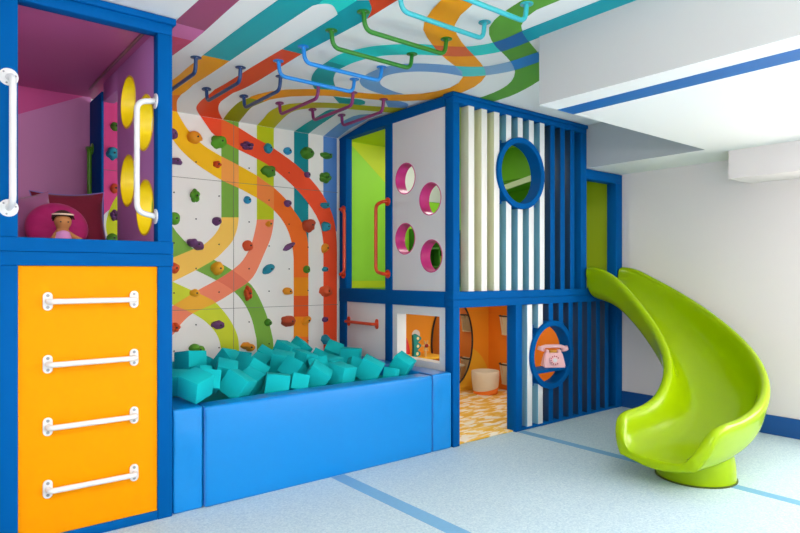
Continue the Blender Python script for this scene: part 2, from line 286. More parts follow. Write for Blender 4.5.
HOLDS = [
  (1.626, 2.406, 0.0402, 0.0432, 'purple', 'knob', 'round purple climbing hold high beside the blue cabin post, on the yellow stripe'),
  (1.800, 2.401, 0.0639, 0.0482, 'amber', 'blob', 'large round amber climbing hold on the upper edge of the yellow stripe'),
  (2.000, 2.392, 0.0655, 0.0560, 'green', 'blob', 'large bright green climbing hold beside the top of the green vertical stripe'),
  (2.251, 2.393, 0.0599, 0.0374, 'purple', 'lumps', 'lumpy purple climbing hold like a bunch of grapes on the red stripe'),
  (1.638, 2.189, 0.0581, 0.0315, 'purple', 'wedge', 'pointed purple climbing hold beside the cabin post, on white just below the yellow stripe'),
  (1.987, 2.205, 0.0374, 0.0313, 'red', 'lumps', 'small orange-red climbing hold on the yellow stripe left of the peach overlap'),
  (2.446, 2.396, 0.0415, 0.0452, 'teal', 'knob', 'upright teal climbing hold high on the yellow-green stripe, at the red edge'),
  (2.636, 2.398, 0.0394, 0.0338, 'blue', 'knob', 'small round bright blue climbing hold high on the white strip left of the teal stripe'),
  (2.834, 2.403, 0.0640, 0.0564, 'dgreen', 'blob', 'large round dark green climbing hold at the right edge of the teal stripe'),
  (3.033, 2.403, 0.0613, 0.0335, 'dgreen', 'wedge', 'thin slanting green climbing hold, topmost on the periwinkle stripe'),
  (3.025, 2.197, 0.0612, 0.0539, 'dgreen', 'lumps', 'chunky green climbing hold on the periwinkle stripe below the thin slanting one'),
  (2.449, 2.196, 0.0692, 0.0504, 'dgreen', 'blob', 'broad dark green climbing hold where the red stripe leaves the yellow-green stripe'),
  (2.839, 2.205, 0.0331, 0.0291, 'purple', 'knob', 'small purple climbing hold at the red stripe edge beside the teal stripe'),
  (1.801, 1.931, 0.0393, 0.0579, 'green', 'lumps', 'tall knobbly green climbing hold alone on the white left of the green stripe'),
  (2.254, 1.932, 0.0348, 0.0340, 'blue', 'knob', 'small bright blue climbing hold on white under the yellow stripe'),
  (1.633, 1.738, 0.0492, 0.0488, 'green', 'knob', 'round green climbing hold at the left edge of the white disc, by the cabin post'),
  (1.984, 1.736, 0.0393, 0.0362, 'purple', 'knob', 'small round purple climbing hold at the corner where the green stripe turns yellow'),
  (1.801, 1.539, 0.0731, 0.0498, 'purple', 'lobes', 'largest purple climbing hold, two-lobed, on the upper edge of the yellow curve'),
  (2.257, 1.542, 0.0464, 0.0476, 'red', 'knob', 'orange-red climbing hold on white left of the salmon curve'),
  (2.638, 1.929, 0.0364, 0.0320, 'purple', 'knob', 'small round purple climbing hold at the upper edge of the orange stripe'),
  (3.021, 1.936, 0.0485, 0.0353, 'teal', 'wedge', 'upper of two teal climbing holds on the red stripe near the tower'),
  (2.852, 1.746, 0.0621, 0.0638, 'brick', 'blob', 'large brick-red climbing hold between the teal stripe and the red stripe'),
  (3.033, 1.741, 0.0528, 0.0465, 'teal', 'blob', 'lower and rounder of the two teal climbing holds on the bend of the red stripe'),
  (2.456, 1.737, 0.0307, 0.0270, 'amber', 'knob', 'very small orange climbing hold at the top of the salmon curve'),
  (2.651, 1.545, 0.0648, 0.0285, 'purple', 'tilted', 'tilted narrow dark purple climbing hold at the left edge of the orange stripe'),
  (3.025, 1.541, 0.0401, 0.0501, 'amber', 'tilted', 'upright amber climbing hold on the straight part of the red stripe'),
  (2.449, 1.344, 0.0633, 0.0417, 'teal', 'tilted', 'wide tilted teal climbing hold alone on white right of the salmon curve'),
  (2.830, 1.343, 0.0351, 0.0363, 'dgreen', 'knob', 'small dark green climbing hold at the right edge of the orange stripe'),
  (3.029, 1.344, 0.0338, 0.0242, 'teal', 'knob', 'tiny teal climbing hold on the straight red stripe below the upright amber one'),
  (1.634, 1.347, 0.0447, 0.0425, 'red', 'knob', 'round orange-red climbing hold beside the cabin post on the yellow band'),
  (1.987, 1.347, 0.0580, 0.0592, 'gold', 'tilted', 'large egg-shaped golden climbing hold on the green band below the yellow curve'),
  (1.801, 1.147, 0.0384, 0.0321, 'gold', 'knob', 'small gold climbing hold where the salmon stripe meets the lime stripe'),
  (2.257, 1.136, 0.0357, 0.0680, 'red', 'lumps', 'tall thin red climbing hold on the lower green curve'),
  (1.993, 0.880, 0.0543, 0.0362, 'purple', 'blob', 'oval purple climbing hold on the lime curve near the foam blocks'),
  (1.638, 0.878, 0.0492, 0.0394, 'red', 'lumps', 'lumpy orange-red climbing hold low beside the cabin post, under the salmon stripe'),
  (2.636, 1.146, 0.0515, 0.0347, 'amber', 'blob', 'oval amber climbing hold on white left of the pale orange block of the stripe'),
  (3.033, 1.142, 0.0697, 0.0483, 'red', 'blob', 'large oval red climbing hold low on the red stripe'),
  (2.446, 0.877, 0.0356, 0.0330, 'dgreen', 'knob', 'small dark green climbing hold at the right edge of the lower green curve'),
  (2.643, 0.882, 0.0708, 0.0498, 'brick', 'blob', 'large brick-brown climbing hold on white left of the lower amber block'),
  (2.827, 0.877, 0.0537, 0.0363, 'amber', 'tilted', 'tilted orange climbing hold at the right edge of the lower amber block'),
  (3.029, 0.876, 0.0338, 0.0242, 'purple', 'knob', 'tiny purple climbing hold low on the red stripe under the large red one'),
  (3.025, 0.687, 0.0433, 0.0520, 'teal', 'wedge', 'lowest teal climbing hold, on the red stripe just above the foam blocks'),
  (1.818, 0.692, 0.0659, 0.0483, 'green', 'lobes', 'two-lobed green climbing hold just above the foam blocks near the cabin'),
  (2.257, 0.679, 0.0638, 0.0425, 'amber', 'lobes', 'lumpy amber climbing hold just above the foam blocks beside the lower green curve'),
  (1.198, 2.398, 0.0304, 0.0334, 'dgreen', 'knob', 'green climbing hold on pink, topmost of those seen through the cabin side opening'),
  (1.182, 2.196, 0.0421, 0.0481, 'teal', 'blob', 'teal climbing hold on pink seen through the cabin side opening'),
  (1.195, 1.938, 0.0303, 0.0371, 'red', 'knob', 'red climbing hold on pink seen through the cabin side opening, beside the purple panel'),
  (1.198, 1.738, 0.0337, 0.0445, 'purple', 'lumps', 'purple climbing hold on lime seen through the cabin side opening'),
  (1.182, 1.567, 0.0421, 0.0333, 'dgreen', 'blob', 'olive green climbing hold, lowest seen through the cabin side opening'),
]
BLOCKS = [
  (1.426, 3.953, 0.730, -8, 6, 20, 0.155, 'large flat-lying teal foam block nearest the cabin post'),
  (1.663, 4.300, 0.640, 25, 15, 50, 0.150, 'teal foam block below the two-lobed green hold, mostly in shade'),
  (1.750, 4.100, 0.677, 38, 12, 25, 0.160, 'teal foam block tipped up on edge, tallest in the left half of the pit'),
  (1.597, 3.790, 0.669, 15, -20, 65, 0.141, 'teal foam block half buried left of the tall jagged one'),
  (1.406, 3.765, 0.660, -12, 10, 35, 0.141, 'low flat teal foam block between the front left corner and the cabin post'),
  (1.331, 4.079, 0.645, 10, 0, 10, 0.141, 'teal foam block half hidden behind the cabin post at the far left'),
  (1.261, 3.670, 0.652, 5, -12, 60, 0.141, 'dark side-on teal foam block touching the left pad, behind the front left one'),
  (1.274, 3.451, 0.667, 18, -14, 28, 0.150, 'teal foam block at the front left corner of the pit against the rim'),
  (1.593, 3.602, 0.610, 30, 10, 42, 0.164, 'large tipped teal foam block on the front rim, second from the left corner'),
  (1.811, 3.897, 0.652, 12, 30, 15, 0.179, 'big upright teal foam block in the middle of the left half'),
  (1.854, 3.586, 0.583, 8, 4, 66, 0.164, 'teal foam block with a broad flat top resting on the front rim at the centre'),
  (2.116, 4.012, 0.654, 12, -8, 55, 0.169, 'tall teal foam block behind the centre of the front rim'),
  (2.096, 3.805, 0.623, 24, 34, 40, 0.155, 'teal foam block on its corner, bright right face, at the centre of the pit'),
  (2.369, 4.432, 0.673, 22, 8, 30, 0.164, 'teal foam block high at the back below the orange stripe'),
  (2.174, 4.429, 0.647, 32, -14, 48, 0.141, 'teal foam block at the back right of the amber hold'),
  (2.008, 4.461, 0.626, 10, 20, 70, 0.141, 'shaded teal foam block at the back directly under the amber hold'),
  (2.551, 4.520, 0.682, 30, 28, 20, 0.141, 'dark teal foam block leaning at the foot of the orange stripe'),
  (2.321, 4.069, 0.646, 14, 10, 24, 0.160, 'teal foam block with a wide front face left of the boxy one'),
  (2.184, 3.632, 0.601, 35, -10, 52, 0.164, 'teal foam block with one dark and one bright slope on the front rim'),
  (2.662, 4.400, 0.593, 28, 22, 60, 0.141, 'dark teal foam block between the orange stripe and the red stripe'),
  (2.858, 4.500, 0.625, 26, -30, 38, 0.155, 'teal foam block at the foot of the red stripe beside the tower'),
  (2.845, 4.200, 0.613, 4, 3, 48, 0.174, 'boxy level teal foam block in front of the white panel with the red rail'),
  (2.498, 3.960, 0.604, 10, -6, 18, 0.150, 'low teal foam block in the middle of the right half, behind the front row'),
  (2.383, 3.639, 0.591, 12, 4, 20, 0.160, 'square-faced teal foam block, second in the front row from the right end'),
  (2.649, 3.660, 0.597, 28, -4, 46, 0.174, 'tipped teal foam block with a pale top at the right end of the front row'),
  (2.768, 3.560, 0.564, 6, 12, 35, 0.103, 'smallest teal foam block, sunk behind the rim near the right pad'),
  (2.920, 3.620, 0.610, 32, -8, 30, 0.155, 'teal foam block perched on the right pad below the square white window'),
  (2.704, 3.920, 0.581, 20, 14, 70, 0.141, 'shaded teal foam block in the gap behind the pale-topped one'),
  (2.000, 3.565, 0.582, 15, 20, 75, 0.122, 'small teal foam block wedged at the rim right of the broad flat one'),
  (2.000, 4.137, 0.635, 20, -20, 35, 0.141, 'shaded teal foam block in the hollow left of the tall central one'),
  (1.404, 3.591, 0.656, 10, 25, 80, 0.132, 'shaded teal foam block squeezed between the two front left ones'),
  (1.724, 3.706, 0.601, 25, -15, 30, 0.141, 'shaded teal foam block on the front rim between the large tipped and broad flat ones'),
  (2.339, 3.871, 0.623, -10, 12, 62, 0.150, 'shaded teal foam block in the hollow right of the wide-faced one'),
  (1.899, 4.250, 0.639, 15, 12, 40, 0.150, 'shaded teal foam block behind the big upright one'),
]


def resample(pts, n):
    """Catmull-Rom through the points, n+1 samples evenly spaced along it"""
    P = [Vector((p[0], p[1], 0)) for p in pts]
    P = [P[0]*2-P[1]]+P+[P[-1]*2-P[-2]]
    dense = []
    for i in range(1, len(P)-2):
        a, b, c, d = P[i-1:i+3]
        for k in range(12):
            t = k/12
            dense.append(.5*((2*b)+(c-a)*t+(2*a-5*b+4*c-d)*t*t+(3*b-a-3*c+d)*t**3))
    dense.append(P[-2])
    L = [0]
    for a, b in zip(dense, dense[1:]): L.append(L[-1]+(b-a).length)
    out = []; j = 0
    for k in range(n+1):
        s = L[-1]*k/n
        while j < len(L)-2 and L[j+1] < s: j += 1
        t = (s-L[j])/max(1e-9, L[j+1]-L[j]); q = dense[j].lerp(dense[j+1], min(1, max(0, t)))
        out.append((q.x, q.y))
    return out
def quads(rib):
    m, a, b, ly = rib
    n = 1 if len(a) == 2 and len(b) == 2 else 44
    A, B = resample(a, n), resample(b, n)
    return [[A[i], A[i+1], B[i+1], B[i]] for i in range(n)]
def area(p): return sum(p[i][0]*p[(i+1) % len(p)][1]-p[(i+1) % len(p)][0]*p[i][1] for i in range(len(p)))/2
def clip(subj, cl):
    if area(cl) < 0: cl = cl[::-1]
    out = subj
    for i in range(len(cl)):
        a, b = cl[i], cl[(i+1) % len(cl)]; inp, out = out, []
        side = lambda p: (b[0]-a[0])*(p[1]-a[1])-(b[1]-a[1])*(p[0]-a[0])
        for j in range(len(inp)):
            p, q = inp[j], inp[(j+1) % len(inp)]; sp, sq = side(p), side(q)
            if sp >= 0: out.append(p)
            if sp*sq < 0:
                t = sp/(sp-sq); out.append((p[0]+(q[0]-p[0])*t, p[1]+(q[1]-p[1])*t))
        if len(out) < 3: return []
    return out
def paint(bm, ribs, overlaps, to3d, slots, step, split=None):
    """painted bands: each a skin a fraction of a millimetre thick on the board, crossings in their own colour"""
    def add(poly, off, mi):
        polys = [poly]
        if split is not None and min(p[1] for p in poly) < split < max(p[1] for p in poly):
            far = 99
            polys = [clip(poly, rect(-far, far, -far, split)), clip(poly, rect(-far, far, split, far))]
        for q in polys:
            if len(q) < 3 or abs(area(q)) < 1e-7: continue
            try: f = bm.faces.new([bm.verts.new(to3d(u, v, off)) for u, v in q]); f.material_index = mi
            except ValueError: pass
    for i, (k, r) in enumerate(ribs.items()):
        for q in quads(r): add(q, step*(1+r[3])+i*2.5e-5, slots.index(r[0])+1)
    for i, (a, b, m) in enumerate(overlaps):
        for q in quads(ribs[a]):
            for w in quads(ribs[b]):
                c = clip(q, w)
                if c: add(c, step*4.8+i*2.5e-5, slots.index(m)+1)

# ------------------------------------------------------------------ the room
def carpet():
    m = bpy.data.materials.new('speckled_carpet'); m.use_nodes = True; nt = m.node_tree; p = nt.nodes['Principled BSDF']
    tc = nt.nodes.new('ShaderNodeTexCoord'); n = nt.nodes.new('ShaderNodeTexNoise'); n.inputs['Scale'].default_value = 95; n.inputs['Detail'].default_value = 5; n.inputs['Roughness'].default_value = .7
    cr = nt.nodes.new('ShaderNodeValToRGB'); e = cr.color_ramp.elements
    e[0].position, e[0].color = .32, (*hexc('#A2C2D4'), 1); e[1].position, e[1].color = .66, (*hexc('#D0E4EA'), 1)
    b = nt.nodes.new('ShaderNodeBump'); b.inputs['Strength'].default_value = .25; b.inputs['Distance'].default_value = .004
    nt.links.new(tc.outputs['Object'], n.inputs['Vector']); nt.links.new(n.outputs['Fac'], cr.inputs[0]); nt.links.new(cr.outputs[0], p.inputs['Base Color'])
    nt.links.new(n.outputs['Fac'], b.inputs['Height']); nt.links.new(b.outputs['Normal'], p.inputs['Normal'])
    p.inputs['Roughness'].default_value = .95; p.inputs['Specular IOR Level'].default_value = .15
    return m
CARPET = carpet()
CARPET_STRIPE = mat('blue_carpet_strip', '#78AED4', .95, spec=.15, bump=.2, bscale=140, var=.08, vscale=60)
bm = bmesh.new()
bx(bm, XL-.1, XR+.1, YB-.1, WY+.1, -.1, 0, bev=0)
bx(bm, 2.105, 2.205, YB, FY, -.01, .0012, bev=0, mi=1)
bx(bm, 3.905, 3.985, YB, FY-.005, -.01, .0012, bev=0, mi=1)
struct('floor', bm, [CARPET, CARPET_STRIPE])

wslots = sorted({r[0] for r in WALL_RIBBONS.values()} | {o[2] for o in WALL_OVERLAPS})
bm = bmesh.new(); bx(bm, XL-.1, XR+.1, WY, WY+.1, 0, WZ+.02, bev=0)
paint(bm, WALL_RIBBONS, WALL_OVERLAPS, lambda u, v, o: (u, WY-o, v), wslots, .0006)
NS, NB = len(wslots)+1, len(wslots)+2
for x in (2.132, .92):
    prism(bm, rect(x-.0016, x+.0016, .0, WZ), lambda u, v: (u, WY-.0032, v), (0, .003, 0), mi=NS)
for z in (1.012, 2.07):
    prism(bm, rect(.2, 3.17, z-.0016, z+.0016), lambda u, v: (u, WY-.0032, v), (0, .003, 0), mi=NS)
hx = [1.236, 1.436, 1.636, 1.812, 2.005, 2.271, 2.458, 2.654, 2.848, 3.041]; hz = [.69, .89, 1.15, 1.345, 1.545, 1.745, 1.945, 2.205, 2.41]
for i, x in enumerate(hx):
    for j, z in enumerate(hz):
        if all(abs(h[0]-x) > .07 or abs(h[1]-z) > .07 for h in HOLDS):
            disc(bm, (x, WY-.0022, z), (0, -1, 0), .0065, .0012, seg=10, mi=NB)
struct('wall_back', bm, [CLIMB_WHITE]+[MATS[s] for s in wslots]+[SEAM, BLACK])

cslots = sorted({r[0] for r in CEILING_RIBBONS.values()} | {o[2] for o in CEILING_OVERLAPS})
slope = (ZC-WZ)/(WY-KY)
def on_ceiling(x, y, o): return (x, y, (ZC if y <= KY else ZC-(y-KY)*slope)-o)
bm = bmesh.new()
bx(bm, XL-.1, 2.838, YB-.1, KY, ZC, ZC+.12, bev=0)
bx(bm, 2.838, 4.875, 2.257, KY, ZC, ZC+.12, bev=0)
prism(bm, [(KY, ZC), (WY+.05, ZC-(WY+.05-KY)*slope), (WY+.05, ZC+.12), (KY, ZC+.12)], lambda u, v: (XL-.1, u, v), (4.875-XL+.1, 0, 0))
paint(bm, CEILING_RIBBONS, CEILING_OVERLAPS, on_ceiling, cslots, .0006, split=KY)
NS = len(cslots)+1
struct('ceiling', bm, [WHITE_CEIL]+[MATS[s] for s in cslots]+[SEAM])

SOFFIT_BLUE = mat('blue_soffit_stripe', '#0F66B0', .5)
bm = bmesh.new()
bx(bm, 2.838, XR+.1, YB-.1, 2.257, ZS, ZC+.12, bev=0)
bx(bm, 3.005, 3.165, YB, 2.2565, ZS-.0012, ZS+.01, bev=0, mi=1)
bm.normal_update()
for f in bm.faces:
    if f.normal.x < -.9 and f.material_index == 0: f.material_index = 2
GREY = mat('light_grey_bulkhead_face', '#BCC0C3', .75)  # bulkhead faces towards the left are light grey, the others white
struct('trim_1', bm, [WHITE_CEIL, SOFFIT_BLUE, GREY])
bm = box(4.875, XR+.1, 2.257, WY+.1, ZS, ZC+.12, bev=0); bm.normal_update()
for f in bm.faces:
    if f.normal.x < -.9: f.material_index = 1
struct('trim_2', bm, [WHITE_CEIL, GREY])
struct('trim_3', box(5.067, XR+.1, YB, 2.162, 2.053, ZS, bev=0), WHITE_WALL)
# right wall with a window towards the camera side, front wall with two windows behind the camera
def pierced(name, x0, x1, z1, wins, to3d, thick):
    bm = bmesh.new(); plate(bm, rect(x0, x1, 0, z1), [rect(*w) for w in wins], to3d, thick)
    return struct(name, bm, WHITE_WALL)
RW = [(-2.6, -.9, .75, 2.0), (-.6, 1.1, .75, 2.0)]
FW = [(-1.4, .4, .75, 2.3), (2.7, 4.7, .75, 2.2)]
pierced('wall_right', YB, WY, ZC, RW, lambda u, v: (XR, u, v), Vector((.12, 0, 0)))
pierced('wall_front', XL, XR, ZC, FW, lambda u, v: (u, YB, v), Vector((0, -.12, 0)))
FILL_LW = [(-2.0, -.3, .75, 2.2), (.3, 2.0, .75, 2.2)]  # left windows added only to let fill light in
pierced('wall_left', YB, WY, ZC, FILL_LW, lambda u, v: (XL, u, v), Vector((-.12, 0, 0)))
def window(name, w, to3d, inw):
    bm = bmesh.new(); inw = Vector(inw)
    for a in ((w[0], w[0]+.05, w[2], w[3]), (w[1]-.05, w[1], w[2], w[3]), (w[0]+.05, w[1]-.05, w[2], w[2]+.05), (w[0]+.05, w[1]-.05, w[3]-.05, w[3]), ((w[0]+w[1])/2-.02, (w[0]+w[1])/2+.02, w[2]+.05, w[3]-.05)):
        prism(bm, rect(*a), to3d, inw)
    struct(name, bm, WHITE_METAL)
for i, w in enumerate(RW): window('window_%d' % (i+1), w, lambda u, v: (XR+.09, u, v), (-.05, 0, 0))
for i, w in enumerate(FW): window('window_%d' % (i+3), w, lambda u, v: (u, YB-.09, v), (0, .05, 0))
for i, w in enumerate(FILL_LW): window('window_%d' % (i+5), w, lambda u, v: (XL-.09, u, v), (.05, 0, 0))  # frames of the added left fill windows
struct('baseboard_right', box(XR-.018, XR, YB, FY-.002, 0, .155, bev=.003), NAVY_BASE)
struct('baseboard_left', box(XL, XL+.018, YB, WY, 0, .155, bev=.003), NAVY_BASE)

# ------------------------------------------------------------------ grab bars shared by the play structures
def oval_flange(bm, c, n, up, w=.021, h=.044, t=.008):
    c, n, up = Vector(c), Vector(n), Vector(up); sd = n.cross(up)
    pts = [(w*math.cos(a), (h-w)*(1 if a < PI else -1)+w*math.sin(a)) for a in [k*PI/10 for k in range(11)]+[PI+.001+k*PI/10 for k in range(11)]]
    prism(bm, pts, lambda u, v: c+sd*u+up*v, n*t, bev=.002)
def screws(parent, pts, n, r=.006):
    for p in pts:
        bm = bmesh.new(); disc(bm, p, n, r, .003, seg=10); obj('screw', bm, SCREW, parent)
def rung(parent, x0, x1, y, z, m, name='rung', n=(0, -1, 0), along=None, out=.048, screw=True):
    """straight ladder rung standing off a panel on two oval flanges"""
    n = Vector(n); along = Vector((1, 0, 0)) if along is None else Vector(along)
    a = Vector((x0, y, z)) if along.x else Vector((y, x0, z)); b = Vector((x1, y, z)) if along.x else Vector((y, x1, z))
    bm = bmesh.new(); tube(bm, fillet([a, a+n*out, b+n*out, b], .045), .0135)
    r = obj(name, bm, m, parent)
    for p in (a, b):
        bm = bmesh.new(); oval_flange(bm, p, n, (0, 0, 1)); fl = obj('flange', bm, m, r)
        if screw:
            screws(r, [p+n*.0075+Vector((0, 0, s*.028)) for s in (1, -1)], n, .0075)
    return r
def round_flange(bm, c, n, r=.04, t=.007): disc(bm, c, n, r, t, seg=28)
def grab(parent, a, b, n, path_a, path_b, m, name='grab_bar', r=.015, fr=.04, screw=True):
    """bar between two round flanges a and b, through the given inner corner points"""
    bm = bmesh.new(); tube(bm, fillet([a, path_a, path_b, b], .07, 8) if not isinstance(path_a, list) else fillet([a]+path_a+path_b+[b], .05, 8), r, seg=14)
    g = obj(name, bm, m, parent); n = Vector(n)
    for p in (a, b):
        bm = bmesh.new(); round_flange(bm, p, n, fr); obj('flange', bm, m, g)
        if screw:
            u = n.orthogonal().normalized(); v = n.cross(u)
            screws(g, [Vector(p)+n*.006+(u*math.cos(k*2.094+.5)+v*math.sin(k*2.094+.5))*fr*.72 for k in range(3)], n, .0045)
    return g

# ------------------------------------------------------------------ play cabin at the left
cab = thing('play_cabin', 'tall blue framed play cabin with yellow ladder front and pink loft above', 'play cabin', (.71, 4.1, 0))
cx0, cx1 = .318, 1.104
def cp(name, bm, m, **k): return obj(name, bm, m, cab, **k)
cp('post', box(cx0, .396, FY, FY+.075, 0, 1.34), BLUE); cp('post', box(1.028, cx1, FY, FY+.075, 0, 1.34), BLUE)
cp('post', box(cx0, .396, FY, FY+.075, 1.472, 2.577), BLUE); cp('post', box(1.028, cx1, FY, FY+.075, 1.472, 2.577), BLUE)
cp('post', box(1.020, 1.036, 4.513, 4.858, 1.472, 2.54), BLUE)
cp('beam', box(cx0-.004, cx1+.004, FY-.004, FY+.08, 1.406, 1.472), BLUE); cp('beam', box(cx0-.004, cx1+.004, FY-.004, FY+.08, 1.34, 1.405), BLUE)
cp('beam', box(cx0, cx1, FY, FY+.075, 2.577, 2.632), BLUE); cp('cornice', box(cx0-.012, cx1+.016, FY-.016, FY+.09, 2.632, 2.666), BLUE)
cp('bottom_rail', box(.396, 1.028, FY+.002, FY+.07, 0, .047), BLUE)
cp('front_panel', box(.396, 1.028, FY+.012, FY+.04, .047, 1.34, bev=.002), YELLOW)
cp('side_panel', box(1.07, cx1-.003, FY+.075, 4.885, 0, 1.40), BLUE); cp('side_panel', box(cx0+.003, .345, FY+.075, 4.885, 0, 1.40), BLUE)
cp('deck', box(cx0+.003, cx1-.003, FY+.08, 4.885, 1.385, 1.415), MAUVE)
bm = bmesh.new(); bx(bm, .345, 1.028, 4.86, 4.885, 1.415, 2.62, bev=0)
prism(bm, [(.346, 2.27), (1.027, 2.60), (1.027, 2.618), (.346, 2.618)], lambda u, v: (u, 4.8594, v), (0, .002, 0), mi=1)
cp('back_panel', bm, [ORCHID, HOTPINK])
cp('side_panel', box(cx0+.003, .345, FY+.075, 4.885, 1.415, 2.62), ORCHID)
bm = bmesh.new(); prism(bm, [(FY+.08, 2.60), (KY, 2.60), (4.885, 2.575), (4.885, 2.583), (KY, 2.63), (FY+.08, 2.63)], lambda u, v: (.345, u, v), (.72, 0, 0))
cp('ceiling_panel', bm, MAUVE)
cp('ceiling_rail', box(.975, .99, FY+.1, 4.84, 2.585, 2.60, bev=.002), mat('dull_brass', '#8C6A6A', .4, metal=.4))
chole = [(3.909, 2.335), (3.573, 2.147), (3.915, 1.863), (3.573, 1.672)]
bm = bmesh.new(); plate(bm, rect(FY+.078, 4.153, 1.42, 2.60), [circ(a, b, .158) for a, b in chole], lambda u, v: (1.032, u, v), Vector((.07, 0, 0)))
cp('side_panel', bm, PURPLE_PANEL)
RY = Matrix.Rotation(PI/2, 4, 'Y')
for a, b in chole:
    bm = bmesh.new(); lathe(bm, [(.158, 0), (.158, .083), (.149, .083), (.149, 0)], (1.029, a, b), 40, M=RY, closed=True); cp('hole_liner', bm, YEL_RIM)
cp('header', box(1.032, cx1-.002, 4.153, 4.513, 2.47, 2.60), PURPLE_PANEL); cp('sill', box(1.032, cx1-.002, 4.153, 4.885, 1.415, 1.472), BLUE)
for z in (1.169, .869, .570, .272): rung(cab, .518, .910, FY+.012, z, WHITE_METAL)
grab(cab, (.358, FY, 2.207), (.358, FY, 1.604), (0, -1, 0), (.366, FY-.085, 2.19), (.366, FY-.085, 1.62), WHITE_METAL)
grab(cab, (1.028, FY+.037, 2.222), (1.028, FY+.037, 1.607), (-1, 0, 0), (.932, FY+.037, 2.205), (.932, FY+.037, 1.625), WHITE_METAL)
gg = grab(cab, (1.020, 4.773, 2.19), (1.020, 4.773, 1.56), (-1, 0, 0), [(.985, 4.773, 2.19), (.985, 4.70, 2.17)], [(.985, 4.70, 1.58), (.985, 4.773, 1.56)], mat('green_powder_coat', '#55A51E', .35), screw=False)

# cushions and doll in the loft
RED_VELVET = mat('crimson_velvet', '#7C0C2E', .8, sheen=.1, bump=.15, bscale=30)
t = thing('square_cushion', 'dark red square cushion leaning behind the round magenta one', 'cushion', (.755, 4.1, 1.415))
M = Matrix.Translation((.755, 4.08, 1.60)) @ Matrix.Rotation(math.radians(-3), 4, 'Y') @ Matrix.Rotation(math.radians(78), 4, 'X')
bm = bmesh.new(); pillow(bm, .20, .20, .075, M=M); obj('cover', bm, RED_VELVET, t, smooth=80)
bm = bmesh.new(); c4 = [(-.2, -.2), (.2, -.2), (.2, .2), (-.2, .2)]; pts = []
for i in range(4):
    a, b = c4[i], c4[(i+1) % 4]
    for k in range(10):
        u, v = a[0]+(b[0]-a[0])*k/10, a[1]+(b[1]-a[1])*k/10
        pu, pv = u/.2, v/.2
        pts.append(M @ Vector((u*(1-.12*(1-pv*pv)*abs(pu)), v*(1-.12*(1-pu*pu)*abs(pv)), 0)))
tube(bm, pts+[pts[0]], .004, seg=8); pp = obj('piping', bm, mat('lilac_piping', '#8A7CC8', .7), t); pp['label'] = 'lilac piping'
t = thing('mauve_cushion', 'dusty mauve cushion leaning at the left behind the round magenta one', 'cushion', (.50, 3.92, 1.415))
M = Matrix.Translation((.50, 3.93, 1.575)) @ Matrix.Rotation(math.radians(-12), 4, 'Y') @ Matrix.Rotation(math.radians(70), 4, 'X')
bm = bmesh.new(); pillow(bm, .16, .18, .06, M=M); obj('cover', bm, mat('dusty_mauve_velvet', '#9A5A86', .85, sheen=.4, bump=.12, bscale=30), t, smooth=80)
t = thing('round_cushion', 'round magenta velvet cushion propped behind the doll', 'cushion', (.628, 3.74, 1.415))
MAGENTA = mat('magenta_velvet', '#A80A60', .8, sheen=.1, bump=.12, bscale=25)
M = Matrix.Translation((.628, 3.76, 1.548)) @ Matrix.Rotation(math.radians(72), 4, 'X')
bm = bmesh.new(); rings = []
for r, z in [(.004, .038), (.03, .048), (.07, .06), (.11, .055), (.14, .035), (.152, .012), (.152, -.012), (.14, -.035), (.11, -.055), (.06, -.06), (.004, -.05)]:
    rings.append([bm.verts.new(M @ Vector((r*math.cos(2*PI*k/48), r*.94*math.sin(2*PI*k/48), z+.004*math.sin(k*12*2*PI/48)*(r/.15)*(1 if z > .02 else 0)))) for k in range(48)])
for a, b in zip(rings, rings[1:]):
    for k in range(48): bm.faces.new((a[k], a[(k+1) % 48], b[(k+1) % 48], b[k]))
bm.faces.new(rings[0]); bm.faces.new(rings[-1])
obj('cover', bm, MAGENTA, t, smooth=80)
bm = bmesh.new(); disc(bm, M @ Vector((0, 0, .036)), M.to_3x3() @ Vector((0, 0, 1)), .014, .012, seg=16); obj('button', bm, MAGENTA, t)

SKIN = mat('brown_doll_fabric', '#A9703F', .9, bump=.05, bscale=120)
t = thing('soft_doll', 'small brown soft doll in a lilac dress sitting against the round cushion', 'doll', (.62, 3.55, 1.415))
def skin_body(nodes, edges, parent, name, m):
    me = bpy.data.meshes.new(name); base = Vector(nodes[0][0])
    me.from_pydata([Vector(n[0])-base for n in nodes], edges, [])
    o = bpy.data.objects.new(name, me); COL.objects.link(o); o.parent = parent; o.location = base-parent.location
    s = o.modifiers.new('skin', 'SKIN'); s.use_smooth_shade = True
    for i, n in enumerate(nodes): me.skin_vertices[0].data[i].radius = (n[1], n[1])
    me.skin_vertices[0].data[0].use_root = True
    o.modifiers.new('soft', 'SUBSURF').levels = 2; o.modifiers['soft'].render_levels = 2
    me.materials.append(m); return o
dn = [((.62, 3.555, 1.452), .036), ((.62, 3.558, 1.487), .033), ((.62, 3.56, 1.515), .024), ((.62, 3.56, 1.532), .022), ((.62, 3.556, 1.553), .042), ((.62, 3.554, 1.578), .047), ((.62, 3.556, 1.602), .032),
      ((.592, 3.557, 1.508), .015), ((.572, 3.545, 1.475), .014), ((.560, 3.53, 1.442), .014), ((.648, 3.557, 1.508), .015), ((.676, 3.54, 1.488), .014), ((.706, 3.52, 1.470), .014),
      ((.600, 3.53, 1.436), .02), ((.588, 3.475, 1.433), .018), ((.582, 3.43, 1.433), .017), ((.640, 3.53, 1.436), .02), ((.652, 3.475, 1.433), .018), ((.658, 3.43, 1.433), .017)]
de = [(0, 1), (1, 2), (2, 3), (3, 4), (4, 5), (5, 6), (2, 7), (7, 8), (8, 9), (2, 10), (10, 11), (11, 12), (0, 13), (13, 14), (14, 15), (0, 16), (16, 17), (17, 18)]
